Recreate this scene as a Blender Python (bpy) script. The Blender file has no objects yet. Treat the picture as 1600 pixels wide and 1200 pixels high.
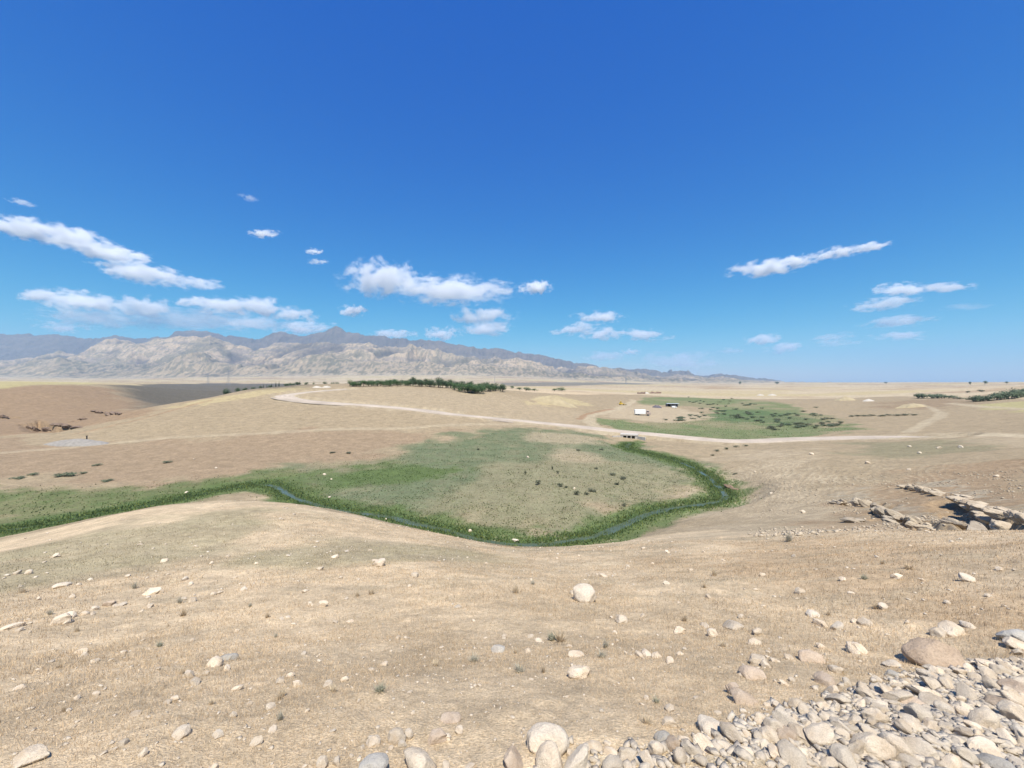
import bpy, bmesh, math, random
import numpy as np
from mathutils import Vector, Matrix

C = bpy.context
SC = C.scene
COL = SC.collection

# ------------------------------------------------------------------ camera
F = 640.0                      # focal length, in photograph pixels (photo is 1600 x 1200)
HOR = 597.0                    # row of the horizon
cam = bpy.data.cameras.new("camera")
cam.sensor_width = 36.0
cam.lens = 36.0 * F / 1600.0
cam.shift_y = (600.0 - HOR) / 1600.0 * -1.0
cam.clip_start = 0.05
cam.clip_end = 200000.0
camo = bpy.data.objects.new("camera", cam)
camo.rotation_euler = (math.radians(90), 0, 0)
COL.objects.link(camo)
SC.camera = camo

# ------------------------------------------------------------------ sun, sky, exposure
SUN_DIR = Vector((0.18, -1.0, 2.05)).normalized()      # towards the sun: behind and above
SUN_EL = math.asin(SUN_DIR.z)
SUN_AZ = math.atan2(SUN_DIR.x, SUN_DIR.y)
sun = bpy.data.lights.new("sun", 'SUN')
sun.energy = 4.7
sun.angle = math.radians(0.53)
sun.color = (1.0, 0.94, 0.83)
suno = bpy.data.objects.new("sun", sun)
suno.rotation_euler = SUN_DIR.to_track_quat('Z', 'Y').to_euler()
suno.location = SUN_DIR * 50
COL.objects.link(suno)

W = bpy.data.worlds.new("World")
SC.world = W
W.use_nodes = True
nt = W.node_tree
for n in list(nt.nodes): nt.nodes.remove(n)
wo = nt.nodes.new('ShaderNodeOutputWorld')
bg = nt.nodes.new('ShaderNodeBackground')
sky = nt.nodes.new('ShaderNodeTexSky')
sky.sky_type = 'NISHITA'
sky.sun_disc = False
sky.sun_elevation = SUN_EL
sky.sun_rotation = SUN_AZ
sky.altitude = 700
sky.air_density = 1.0
sky.dust_density = 0.6
sky.ozone_density = 2.2
hsv = nt.nodes.new('ShaderNodeHueSaturation')
hsv.inputs['Saturation'].default_value = 1.22
nt.links.new(sky.outputs[0], hsv.inputs['Color'])
# the camera's rendering of a deep dry-air sky: a power curve for each channel
SKY_STRENGTH = 0.10
SKY_IN, SKY_OUT = 0.1211, 1.0 / (SKY_STRENGTH * 2 ** 0.65)
sep = nt.nodes.new('ShaderNodeSeparateColor'); com = nt.nodes.new('ShaderNodeCombineColor')
nt.links.new(hsv.outputs[0], sep.inputs[0])
for ch, (k, p) in enumerate(((1.16, 2.1), (.885, 1.05), (.835, .40))):
    m1 = nt.nodes.new('ShaderNodeMath'); m1.operation = 'MULTIPLY'; m1.inputs[1].default_value = SKY_IN
    m2 = nt.nodes.new('ShaderNodeMath'); m2.operation = 'POWER'; m2.inputs[1].default_value = p
    m3 = nt.nodes.new('ShaderNodeMath'); m3.operation = 'MULTIPLY'; m3.inputs[1].default_value = k * SKY_OUT
    nt.links.new(sep.outputs[ch], m1.inputs[0]); nt.links.new(m1.outputs[0], m2.inputs[0]); nt.links.new(m2.outputs[0], m3.inputs[0])
    nt.links.new(m3.outputs[0], com.inputs[ch])
nt.links.new(com.outputs[0], bg.inputs[0])
bg.inputs[1].default_value = SKY_STRENGTH
nt.links.new(bg.outputs[0], wo.inputs[0])

SC.view_settings.view_transform = 'Standard'
SC.view_settings.look = 'None'
SC.view_settings.gamma = 1.0
SC.view_settings.use_curve_mapping = False
SC.view_settings.exposure = 0.65
SC.render.engine = 'CYCLES'
SC.cycles.use_denoising = True
SC.cycles.max_bounces = 8
SC.cycles.diffuse_bounces = 3
SC.cycles.volume_bounces = 6
SC.cycles.transparent_max_bounces = 16

# ------------------------------------------------------------------ helpers
rng = np.random.default_rng(7)
RND = random.Random(11)

def hash2(ix, iy, seed):
    h = (ix.astype(np.int64) * 374761393 + iy.astype(np.int64) * 668265263 + seed * 2246822519) & 0xFFFFFFFF
    h = ((h ^ (h >> 13)) * 1274126177) & 0xFFFFFFFF
    h = ((h ^ (h >> 15)) * 2246822519) & 0xFFFFFFFF
    return ((h ^ (h >> 16)) & 0xFFFFFF) / float(0xFFFFFF)

def vnoise(x, y, seed=0):
    x = np.asarray(x, float); y = np.asarray(y, float)
    xi = np.floor(x); yi = np.floor(y)
    fx = x - xi; fy = y - yi
    fx = fx * fx * fx * (fx * (fx * 6 - 15) + 10); fy = fy * fy * fy * (fy * (fy * 6 - 15) + 10)
    a = hash2(xi, yi, seed); b = hash2(xi + 1, yi, seed)
    c = hash2(xi, yi + 1, seed); d = hash2(xi + 1, yi + 1, seed)
    return (a + (b - a) * fx) * (1 - fy) + (c + (d - c) * fx) * fy

def fbm(x, y, seed=0, octv=4, gain=0.5):
    s = 0.0; a = 1.0; t = 0.0
    for k in range(octv):
        s = s + a * vnoise(x, y, seed + k * 17); t += a; a *= gain
        x = x * 2.03 + 5.2; y = y * 2.03 + 1.7
    return s / t                                       # 0..1, mean .5

def sstep(a, b, x):
    t = np.clip((x - a) / (b - a), 0, 1)
    return t * t * (3 - 2 * t)

def mesh_obj(name, verts, faces, mat=None, parent=None, smooth=False, cols=None):
    """verts (n,3), faces (m,k) array or list; returns a linked object."""
    me = bpy.data.meshes.new(name)
    verts = np.asarray(verts, np.float32)
    if isinstance(faces, np.ndarray):
        n, k = faces.shape
        me.vertices.add(len(verts)); me.vertices.foreach_set('co', verts.ravel())
        me.loops.add(n * k); me.loops.foreach_set('vertex_index', faces.astype(np.int32).ravel())
        me.polygons.add(n)
        me.polygons.foreach_set('loop_start', np.arange(0, n * k, k, dtype=np.int32))
        me.update(calc_edges=True)
    else:
        me.from_pydata([tuple(map(float, v)) for v in verts], [], [tuple(int(i) for i in f) for f in faces])
        me.update()
    if smooth:
        me.polygons.foreach_set('use_smooth', np.ones(len(me.polygons), bool))
    if cols is not None:
        at = me.color_attributes.new('Col', 'FLOAT_COLOR', 'POINT')
        c4 = np.ones((len(verts), 4), np.float32); c4[:, :3] = cols
        at.data.foreach_set('color', c4.ravel())
    if mat: me.materials.append(mat)
    o = bpy.data.objects.new(name, me)
    COL.objects.link(o)
    if parent: o.parent = parent
    return o

def tag(o, label=None, cat=None, group=None, kind=None):
    if label: o['label'] = label
    if cat: o['category'] = cat
    if group: o['group'] = group
    if kind: o['kind'] = kind
    return o

def empty(name, loc, label, cat, group=None, rz=0.0):
    o = bpy.data.objects.new(name, None)
    o.empty_display_size = 0.2
    COL.objects.link(o)
    o.location = loc; o.rotation_euler = (0, 0, rz)
    return tag(o, label, cat, group)

# ------------------------------------------------------------------ terrain: heights surveyed as (column, row, depth)
CP = [
 # px, py, Y
 (0,1200,1.85),(0,1000,5.6),(0,930,9.0),(0,880,14),(0,849,22),(0,843,40),(0,836,59),(0,800,70),(0,770,80),(0,740,95),(0,700,125),(0,680,150),(0,655,205),(0,625,265),(0,608,310),(0,601,420),(0,598,900),
 (100,1200,1.85),(100,1000,5.5),(100,930,8.8),(100,870,14.5),(100,828,23),(100,822,40),(100,812,65),(100,780,77),(100,750,91),(100,715,114),(100,695,132),(100,682,147),(100,672,160),(95,660,190),(95,640,235),(100,615,300),(100,606,340),(100,600,500),(100,598,1000),
 (200,1200,1.85),(200,1000,5.4),(200,930,8.5),(200,870,13.5),(200,802,24.5),(200,804,45),(200,797,69),(200,780,77),(200,755,89),(200,720,110),(200,690,135),(200,670,152),(200,650,172),(200,643,186),(200,648,215),(195,640,260),(200,625,330),(200,608,420),(200,601,700),(200,599,1200),
 (300,1200,1.85),(300,1000,5.3),(300,920,8.8),(300,860,14.5),(300,790,26),(300,795,50),(300,782,75),(300,765,83),(300,740,97),(300,700,125),(300,670,152),(300,645,178),(300,626,205),(300,636,270),(300,634,420),(300,612,800),(300,603,1500),
 (400,1200,1.85),(400,1000,5.2),(400,920,8.5),(400,860,14),(400,785,27),(400,790,50),(400,774,79),(400,755,89),(400,735,100),(400,700,125),(400,670,153),(400,640,188),(400,620,216),(400,608,240),(400,616,330),(400,615,600),(400,604,1300),
 (500,1200,1.85),(500,1000,5.1),(500,920,8.3),(500,860,13.8),(500,797,25.5),(500,802,45),(500,790,73),(500,770,82),(500,735,101),(500,700,125),(500,670,153),(500,640,188),(500,624,214),(500,608,245),(500,601.5,275),(500,605,400),(500,602,900),
 (600,1200,1.85),(600,1000,5.0),(600,920,8.2),(600,860,14),(600,818,24.5),(600,822,42),(600,808,66.5),(600,790,73),(600,760,86),(600,720,112),(600,690,137),(600,660,167),(600,636,198),(600,617,230),(600,603.5,265),(600,605,380),(600,601,900),
 (700,1200,1.85),(700,1000,5.0),(700,920,8.2),(700,870,14),(700,840,23),(700,846,42),(700,834,59),(700,800,69),(700,750,92),(700,700,128),(700,670,157),(700,645,187),(700,625,225),(700,611,258),(700,606,290),(700,607,420),(700,601,1000),
 (800,1200,1.85),(800,1000,5.0),(800,930,7.8),(800,885,13.5),(800,858,22),(800,862,40),(800,851,55.5),(800,800,69),(800,740,97),(800,695,137),(800,660,183),(800,640,222),(800,621,265),(800,612,305),(800,610,420),(800,602,1200),
 (900,1200,1.88),(900,1000,5.0),(900,932,8),(900,885,13.5),(900,857,22),(900,860,40),(900,847,56.3),(900,800,69),(900,740,97),(900,700,133),(900,670,176),(900,650,230),(900,628,310),(900,612,480),(900,603,1500),
 (1000,1200,1.9),(1000,1000,5.0),(1000,932,8),(1000,885,13),(1000,856,20),(1000,842,38),(1000,831,57),(1000,800,69.5),(1000,750,92),(1000,715,119),(1000,690,151),(1000,668,198),(1000,648,262),(1000,635,330),(1000,615,640),(1000,603,1600),
 (1100,1200,1.9),(1100,1000,5.1),(1100,920,8.5),(1100,872,15),(1100,845,21),(1100,833,45),(1100,812,60),(1100,780,76.5),(1100,740,97),(1100,715,119),(1100,693,147),(1100,668,198),(1100,648,275),(1100,630,400),(1100,610,950),(1100,602,2000),
 (1170,1200,1.9),(1170,1000,5.2),(1170,900,10),(1170,860,16),(1170,836,24),(1170,820,48),(1170,790,65),(1170,765,77),(1170,730,98),(1170,705,122),(1170,691,147),(1170,670,192),(1170,648,265),(1170,630,390),(1170,610,900),
 (1250,1200,1.95),(1250,1000,5.3),(1250,900,9.8),(1250,860,14.8),(1250,833,22),(1250,822,41),(1250,790,57),(1250,750,74),(1250,710,103),(1250,694,132),(1250,687,146),(1250,668,190),(1250,648,255),(1250,630,380),(1250,612,800),(1250,601,2500),
 (1340,1200,2.0),(1340,1000,5.3),(1340,900,9.0),(1340,860,13),(1340,834,18.5),(1340,826,34),(1340,792,50),(1340,745,70),(1340,710,97),(1340,690,128),(1340,683,140),(1340,660,190),(1340,640,290),(1340,622,480),(1340,605,1500),
 (1440,1200,2.05),(1440,1000,5.2),(1440,900,8.5),(1440,860,11.5),(1440,838,15),(1440,832,29),(1440,800,42),(1440,755,59),(1440,715,84),(1440,692,110),(1440,682,125),(1440,660,170),(1440,640,240),(1440,620,420),(1440,603,1500),
 (1520,1200,2.1),(1520,1000,5.1),(1520,900,8),(1520,855,11.5),(1520,838,13.5),(1520,832,25),(1520,800,37),(1520,760,51),(1520,715,74),(1520,690,98),(1520,679,116),(1520,660,150),(1520,640,210),(1520,622,330),(1520,605,1200),
 (1600,1200,2.15),(1600,1000,5.0),(1600,900,7.6),(1600,850,10.6),(1600,838,12.5),(1600,833,21),(1600,800,33),(1600,765,45),(1600,715,66),(1600,690,88),(1600,678,103),(1600,655,140),(1600,635,200),(1600,618,300),(1600,603,1000),
 # far plain, rising gently to the mountains' feet
 (0,594,2500),(0,589,4300),(200,596.5,2000),(200,591,4300),(400,598,2200),(400,588,4300),(600,597,2200),(600,586,4300),(800,598,2500),(800,588,4300),(1000,598.5,3500),(1000,595,6000),(1200,598,4500),(1200,597.2,7000),(1400,597.2,4000),(1600,597,3500),
 (0,585,9000),(400,585,9000),(800,590,9000),(1000,595,10000),(1200,597,13000),(1400,597,13000),(1600,597,13000),(800,592,13000),(0,590,13000),(400,590,13000),
]
CP = np.array(CP, float)
cpX = (CP[:, 0] - 800) / F * CP[:, 2]; cpY = CP[:, 2]; cpZ = -(CP[:, 1] - HOR) / F * CP[:, 2]
cpX = np.concatenate([cpX, [0, 0.6, -0.6, 0, 0.5, -0.5]]); cpY = np.concatenate([cpY, [0.3, 0.4, 0.4, 0.9, 0.9, 0.9]])
cpZ = np.concatenate([cpZ, [-1.62, -1.62, -1.62, -1.64, -1.64, -1.65]])
def polar(X, Y):
    r = np.hypot(X, Y)
    return np.clip(np.arctan2(X, Y), -1.15, 1.15) * 1.6, np.log(r + 0.8)
cu, cv = polar(cpX, cpY)
cs = cpZ / (np.hypot(cpX, cpY) + 2.0)
def tps(d2): return 0.5 * d2 * np.log(d2 + 1e-12)
n = len(cu)
A = np.zeros((n + 3, n + 3))
d2 = (cu[:, None] - cu[None]) ** 2 + (cv[:, None] - cv[None]) ** 2
A[:n, :n] = tps(d2) + np.eye(n) * 2e-4
A[:n, n] = 1; A[:n, n + 1] = cu; A[:n, n + 2] = cv
A[n:, :n] = A[:n, n:].T
sol = np.linalg.solve(A, np.concatenate([cs, np.zeros(3)]))
GU, GV = 260, 760
gu = np.linspace(-1.15 * 1.6, 1.15 * 1.6, GU); gv = np.linspace(math.log(0.8), math.log(16000.0), GV)
uu, vv = np.meshgrid(gu, gv, indexing='ij')
gs = sol[n] + sol[n + 1] * uu + sol[n + 2] * vv
for k in range(n):
    gs += sol[k] * tps((uu - cu[k]) ** 2 + (vv - cv[k]) ** 2)
def base_h(X, Y):
    X = np.asarray(X, float); Y = np.asarray(Y, float)
    u, v = polar(X, Y)
    a = (u - gu[0]) / (gu[1] - gu[0]); b = np.clip((v - gv[0]) / (gv[1] - gv[0]), 0, GV - 1.001)
    a = np.clip(a, 0, GU - 1.001)
    i = a.astype(int); j = b.astype(int); fa = a - i; fb = b - j
    s = (gs[i, j] * (1 - fa) + gs[i + 1, j] * fa) * (1 - fb) + (gs[i, j + 1] * (1 - fa) + gs[i + 1, j + 1] * fa) * fb
    return s * (np.hypot(X, Y) + 2.0)

RS = np.exp(np.linspace(math.log(0.8), math.log(9000), 6000))
def hit(px, py, fn=base_h, near=0.0, far=1e9):
    """first point of the ground on the line of sight through photo pixel (px, py): the survey of the place"""
    ys = RS[(RS > near) & (RS < far)]
    X = (px - 800) / F * ys; Z = -(py - HOR) / F * ys
    g = fn(X, ys)
    k = np.nonzero(g >= Z)[0]
    k = k[0] if len(k) else len(ys) - 1
    if k > 0:
        d0 = Z[k - 1] - g[k - 1]; d1 = Z[k] - g[k]
        t = d0 / (d0 - d1) if d0 != d1 else 0
        y = ys[k - 1] + (ys[k] - ys[k - 1]) * min(max(t, 0), 1)
    else: y = ys[k]
    return np.array([(px - 800) / F * y, y])
def hits(pts, **kw): return np.array([hit(p[0], p[1], **kw) for p in pts])

def resample(P, step):
    """Catmull-Rom smooth and resample of a polyline (n, d)"""
    P = np.asarray(P, float)
    Q = np.vstack([2 * P[0] - P[1], P, 2 * P[-1] - P[-2]])
    out = []
    for k in range(1, len(Q) - 2):
        p0, p1, p2, p3 = Q[k - 1], Q[k], Q[k + 1], Q[k + 2]
        m = max(2, int(np.linalg.norm((p2 - p1)[:2]) / step))
        for t in np.linspace(0, 1, m, endpoint=False):
            out.append(0.5 * ((2 * p1) + (-p0 + p2) * t + (2 * p0 - 5 * p1 + 4 * p2 - p3) * t ** 2 + (-p0 + 3 * p1 - 3 * p2 + p3) * t ** 3))
    out.append(P[-1])
    return np.array(out)

def seg_dist(X, Y, P, extra=None):
    """distance from points to polyline P (n,2); also interpolated extra values at the nearest place"""
    X = np.asarray(X, float); sh = X.shape; X = X.ravel(); Y = np.asarray(Y, float).ravel()
    best = np.full(len(X), 1e18); ex = np.zeros(len(X))
    for k in range(len(P) - 1):
        ax, ay = P[k]; bx, by = P[k + 1]
        dx, dy = bx - ax, by - ay; L = dx * dx + dy * dy + 1e-12
        t = np.clip(((X - ax) * dx + (Y - ay) * dy) / L, 0, 1)
        d = (X - ax - t * dx) ** 2 + (Y - ay - t * dy) ** 2
        m = d < best
        best = np.where(m, d, best)
        if extra is not None: ex = np.where(m, extra[k] + (extra[k + 1] - extra[k]) * t, ex)
    return np.sqrt(best).reshape(sh), ex.reshape(sh)

def poly_sd(X, Y, P):
    """signed distance to a closed polygon (positive inside)"""
    Q = np.vstack([P, P[:1]])
    d, _ = seg_dist(X, Y, Q)
    inside = np.zeros(np.shape(X), bool)
    for k in range(len(Q) - 1):
        ax, ay = Q[k]; bx, by = Q[k + 1]
        c = ((ay > Y) != (by > Y)) & (X < (bx - ax) * (Y - ay) / (by - ay + 1e-12) + ax)
        inside ^= c
    return np.where(inside, d, -d)

# ------------------------------------------------------------------ stream and roads, laid out on the ground
STREAM_PX = [(-260,872),(-120,850),(0,832),(60,820),(130,805),(190,793),(250,783),(330,766),(400,755),(432,759),(462,776),(505,789),(545,796),(600,803),(650,814),(700,826),(740,838),(790,848),(850,848),(900,841),(940,830),(975,815),(1010,802),(1050,793),(1090,787),(1125,778),(1133,768),(1115,750),(1095,735),(1065,722),(1030,712),(1000,704),(980,696),(984,689)]
stream = hits(STREAM_PX, near=45)
stream = resample(stream, 2.5)
ROAD_PX = [(1480,681.2),(1440,681.8),(1400,682),(1330,684),(1250,687),(1190,690),(1130,691),(1060,686.5),(1000,681.5),(960,677.5),(920,671.5),(880,666),(820,659),(760,652),(700,645),(640,638.5),(580,633),(520,629.5),(475,626),(450,622),(445,617.5),(470,613),(510,609.5),(540,607.5)]
road = hits(ROAD_PX, near=60, far=330)
# road profile: follows the ground but smoothed; lifted on a bank across the stream valley
road = resample(road, 3.0)
rz = base_h(road[:, 0], road[:, 1])
for _ in range(30): rz[1:-1] = 0.25 * rz[:-2] + 0.5 * rz[1:-1] + 0.25 * rz[2:]
stz = base_h(stream[:, 0], stream[:, 1])
for _ in range(40): stz[1:-1] = 0.25 * stz[:-2] + 0.5 * stz[1:-1] + 0.25 * stz[2:]
stz = np.minimum(stz, -20.9) - 0.25
stz = stz - .55 * np.clip(1 - np.arange(len(stz))[::-1] / 10.0, 0, 1)
CULV = hit(984, 683.5, near=100)
dcv = np.hypot(road[:, 0] - CULV[0], road[:, 1] - CULV[1])
rlift = 1.25 * np.exp(-(dcv / 38.0) ** 2)
rz = rz + rlift

def detail(X, Y):
    r = np.hypot(X, Y)
    near = 1 - sstep(60, 260, r)
    d = (fbm(X / 0.22, Y / 0.22, 31, 3) - .5) * 0.045 * (1 - sstep(12, 30, r)) * sstep(0.3, 1.5, r)
    d = d + (fbm(X / 1.3, Y / 1.3, 41, 3) - .5) * 0.10 * (1 - sstep(40, 90, r)) * sstep(0.6, 3, r)
    d = d + (fbm(X / 6.0, Y / 6.0, 51, 3) - .5) * 0.16 * near * sstep(4, 14, r)
    d = d + (fbm(X / 28.0, Y / 28.0, 61, 3) - .5) * 0.9 * sstep(90, 160, r) * (1 - sstep(400, 900, r))
    d = d + (fbm(X / 130.0, Y / 130.0, 71, 4) - .5) * 5.0 * sstep(300, 650, r) * (1 - sstep(1500, 3000, r))
    d = d + (fbm(X / 600.0, Y / 600.0, 81, 4) - .5) * 8.0 * sstep(1200, 2500, r)
    return d

# broken ground on the spur beyond the slope: cut banks (scarps) that drop away to the valley side
SCARP_PX = [  # + the side that has dropped away (x, y)
  # polyline along the top lip, going away so that the drop is to the left of travel / downhill; depth of cut
 ([(1303,786),(1325,783),(1345,781),(1362,786),(1372,795)], .9, (-.3,-4)),
 ([(1375,797),(1392,808),(1412,812),(1430,818),(1460,828)], .8, (-3.5,-2.5)),
 ([(1420,761),(1432,766),(1450,770),(1472,774)], .7, (-1.5,-4)),
 ([(1502,775),(1520,786),(1545,797),(1570,806),(1600,816),(1640,828)], 1.2, (-4.5,-.6)),
 ([(1478,816),(1492,822),(1512,830),(1540,834)], .8, (-4,-1)),
 ([(1330,815),(1350,812)], .5, (0,-4)), ([(1440,812),(1462,819),(1490,826)], .8, (-3,-2)),
 ([(48,660),(62,658),(76,661),(88,668),(120,668)], 3.0, (0,-4)),
 ([(150,640),(165,645),(178,641),(188,645)], 2.2, (0,-4)),
 ([(-20,652),(4,652),(12,652)], 1.8, (0,-4)), ([(122,658),(135,655)], 1.4, (0,-4)), ([(24,652),(36,653)],1.4, (0,-4)),
 ([(1133,757),(1140,758),(1147,763)], 1.6, (-4,-1.5)),
]
scarps = [(hits(p, near=24), c, np.array(o_, float)) for p, c, o_ in SCARP_PX]

def terrain(X, Y):
    X = np.asarray(X, float); Y = np.asarray(Y, float)
    h = base_h(X, Y) + detail(X, Y)
    r = np.hypot(X, Y)
    m = (r > 35) & (r < 330) & (Y > 0)
    if m.any():
        x = X[m]; y = Y[m]; hh = h[m]
        # terracettes: narrow trampled shelves on the bank beside the stream
        tx = (x - 55) / 26.0; ty = (y - 82) / 26.0
        w = np.exp(-(tx * tx + ty * ty))
        hh = hh + w * 0.05 * np.sin((base_h(x, y) + fbm(x / 10, y / 10, 5, 4) * 1.7) * 24.0)
        for P, c, so in scarps:
            b0 = P.min(0) - 14; b1 = P.max(0) + 14
            k = (x > b0[0]) & (x < b1[0]) & (y > b0[1]) & (y < b1[1])
            if not k.any(): continue
            xs = x[k] + (fbm(x[k] / 1.6, y[k] / 1.6, 9, 3) - .5) * 2.0; ys = y[k] + (fbm(x[k] / 1.6, y[k] / 1.6, 19, 3) - .5) * 2.0
            d, tt = seg_dist(xs, ys, P, np.linspace(0, 1, len(P)))
            # the cut floor lies on the near side (towards the viewer)
            a = P[0]; b = P[-1]
            Q = np.vstack([P, P[::-1] + so * c])
            sd = poly_sd(xs, ys, Q)
            ends = sstep(0, .3, tt) * sstep(1.0, .75, tt) * .85 + .15
            hh[k] -= c * sstep(-0.15, 0.55, sd) * (1 - sstep(1.2 * c, 3.4 * c, d)) * ends
        d, zs = seg_dist(x, y, stream, stz)
        w = 1 - sstep(2.5, 9.0, d)
        hh = hh * (1 - w) + (zs + (fbm(x / 2.2, y / 2.2, 77, 2) - .5) * 0.25) * w
        wob = (fbm(x / 3.0, y / 3.0, 13, 3) - .5) * 1.2
        hh = hh - 0.42 * (1 - sstep(0.45, 1.1, d + wob * .7))
        d, zr = seg_dist(x, y, road, rz)
        w = 1 - sstep(4.4, 7.5, d)
        hh = hh * (1 - w) + (zr - 0.22) * w
        h[m] = hh
    return h

_tc = {}
def ground(px, py, near=0.0):
    """a place on the finished ground seen at a photo pixel"""
    p = hit(px, py, fn=terrain, near=near)
    return np.array([p[0], p[1], float(terrain(np.array([p[0]]), np.array([p[1]]))[0])])

# ------------------------------------------------------------------ materials
def new_mat(name):
    m = bpy.data.materials.new(name); m.use_nodes = True
    return m, m.node_tree, m.node_tree.nodes['Principled BSDF']

def plain(name, col, rough=0.7, metal=0.0, var=0.15, scale=6.0, bump=0.0, spec=0.3):
    m, t, b = new_mat(name)
    no = t.nodes.new('ShaderNodeTexNoise'); no.inputs['Scale'].default_value = scale; no.inputs['Detail'].default_value = 5
    tc = t.nodes.new('ShaderNodeTexCoord'); t.links.new(tc.outputs['Object'], no.inputs['Vector'])
    mr = t.nodes.new('ShaderNodeMapRange'); mr.inputs[1].default_value = .25; mr.inputs[2].default_value = .75
    mr.inputs[3].default_value = 1 - var; mr.inputs[4].default_value = 1 + var
    t.links.new(no.outputs[0], mr.inputs[0])
    mx = t.nodes.new('ShaderNodeVectorMath'); mx.operation = 'SCALE'; mx.inputs[0].default_value = col
    t.links.new(mr.outputs[0], mx.inputs['Scale']); t.links.new(mx.outputs[0], b.inputs['Base Color'])
    b.inputs['Roughness'].default_value = rough; b.inputs['Metallic'].default_value = metal
    b.inputs['Specular IOR Level'].default_value = spec
    if bump:
        bp = t.nodes.new('ShaderNodeBump'); bp.inputs['Strength'].default_value = bump; bp.inputs['Distance'].default_value = 0.02
        t.links.new(no.outputs[0], bp.inputs['Height']); t.links.new(bp.outputs[0], b.inputs['Normal'])
    return m

def vcol_mat(name, scales, amps, bump=0.4, bdist=0.02, rough=0.95, spec=0.1, hue=None):
    """surface colour from the mesh's own Col attribute, broken up by noise of several sizes (object space, metres)"""
    m, t, b = new_mat(name)
    at = t.nodes.new('ShaderNodeVertexColor'); at.layer_name = 'Col'
    tc = t.nodes.new('ShaderNodeTexCoord')
    prev = None; hsum = None
    for sc_, am in zip(scales, amps):
        no = t.nodes.new('ShaderNodeTexNoise'); no.inputs['Scale'].default_value = sc_; no.inputs['Detail'].default_value = 4; no.inputs['Roughness'].default_value = .6
        t.links.new(tc.outputs['Object'], no.inputs['Vector'])
        mr = t.nodes.new('ShaderNodeMapRange'); mr.inputs[1].default_value = .3; mr.inputs[2].default_value = .7
        mr.inputs[3].default_value = 1 - am; mr.inputs[4].default_value = 1 + am
        t.links.new(no.outputs[0], mr.inputs[0])
        if prev is None: prev = mr.outputs[0]
        else:
            mu = t.nodes.new('ShaderNodeMath'); mu.operation = 'MULTIPLY'
            t.links.new(prev, mu.inputs[0]); t.links.new(mr.outputs[0], mu.inputs[1]); prev = mu.outputs[0]
    mx = t.nodes.new('ShaderNodeVectorMath'); mx.operation = 'SCALE'
    t.links.new(at.outputs[0], mx.inputs[0]); t.links.new(prev, mx.inputs['Scale'])
    t.links.new(mx.outputs[0], b.inputs['Base Color'])
    b.inputs['Roughness'].default_value = rough; b.inputs['Specular IOR Level'].default_value = spec
    if bump:
        bp = t.nodes.new('ShaderNodeBump'); bp.inputs['Strength'].default_value = bump; bp.inputs['Distance'].default_value = bdist
        t.links.new(prev, bp.inputs['Height']); t.links.new(bp.outputs[0], b.inputs['Normal'])
    return m

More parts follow.
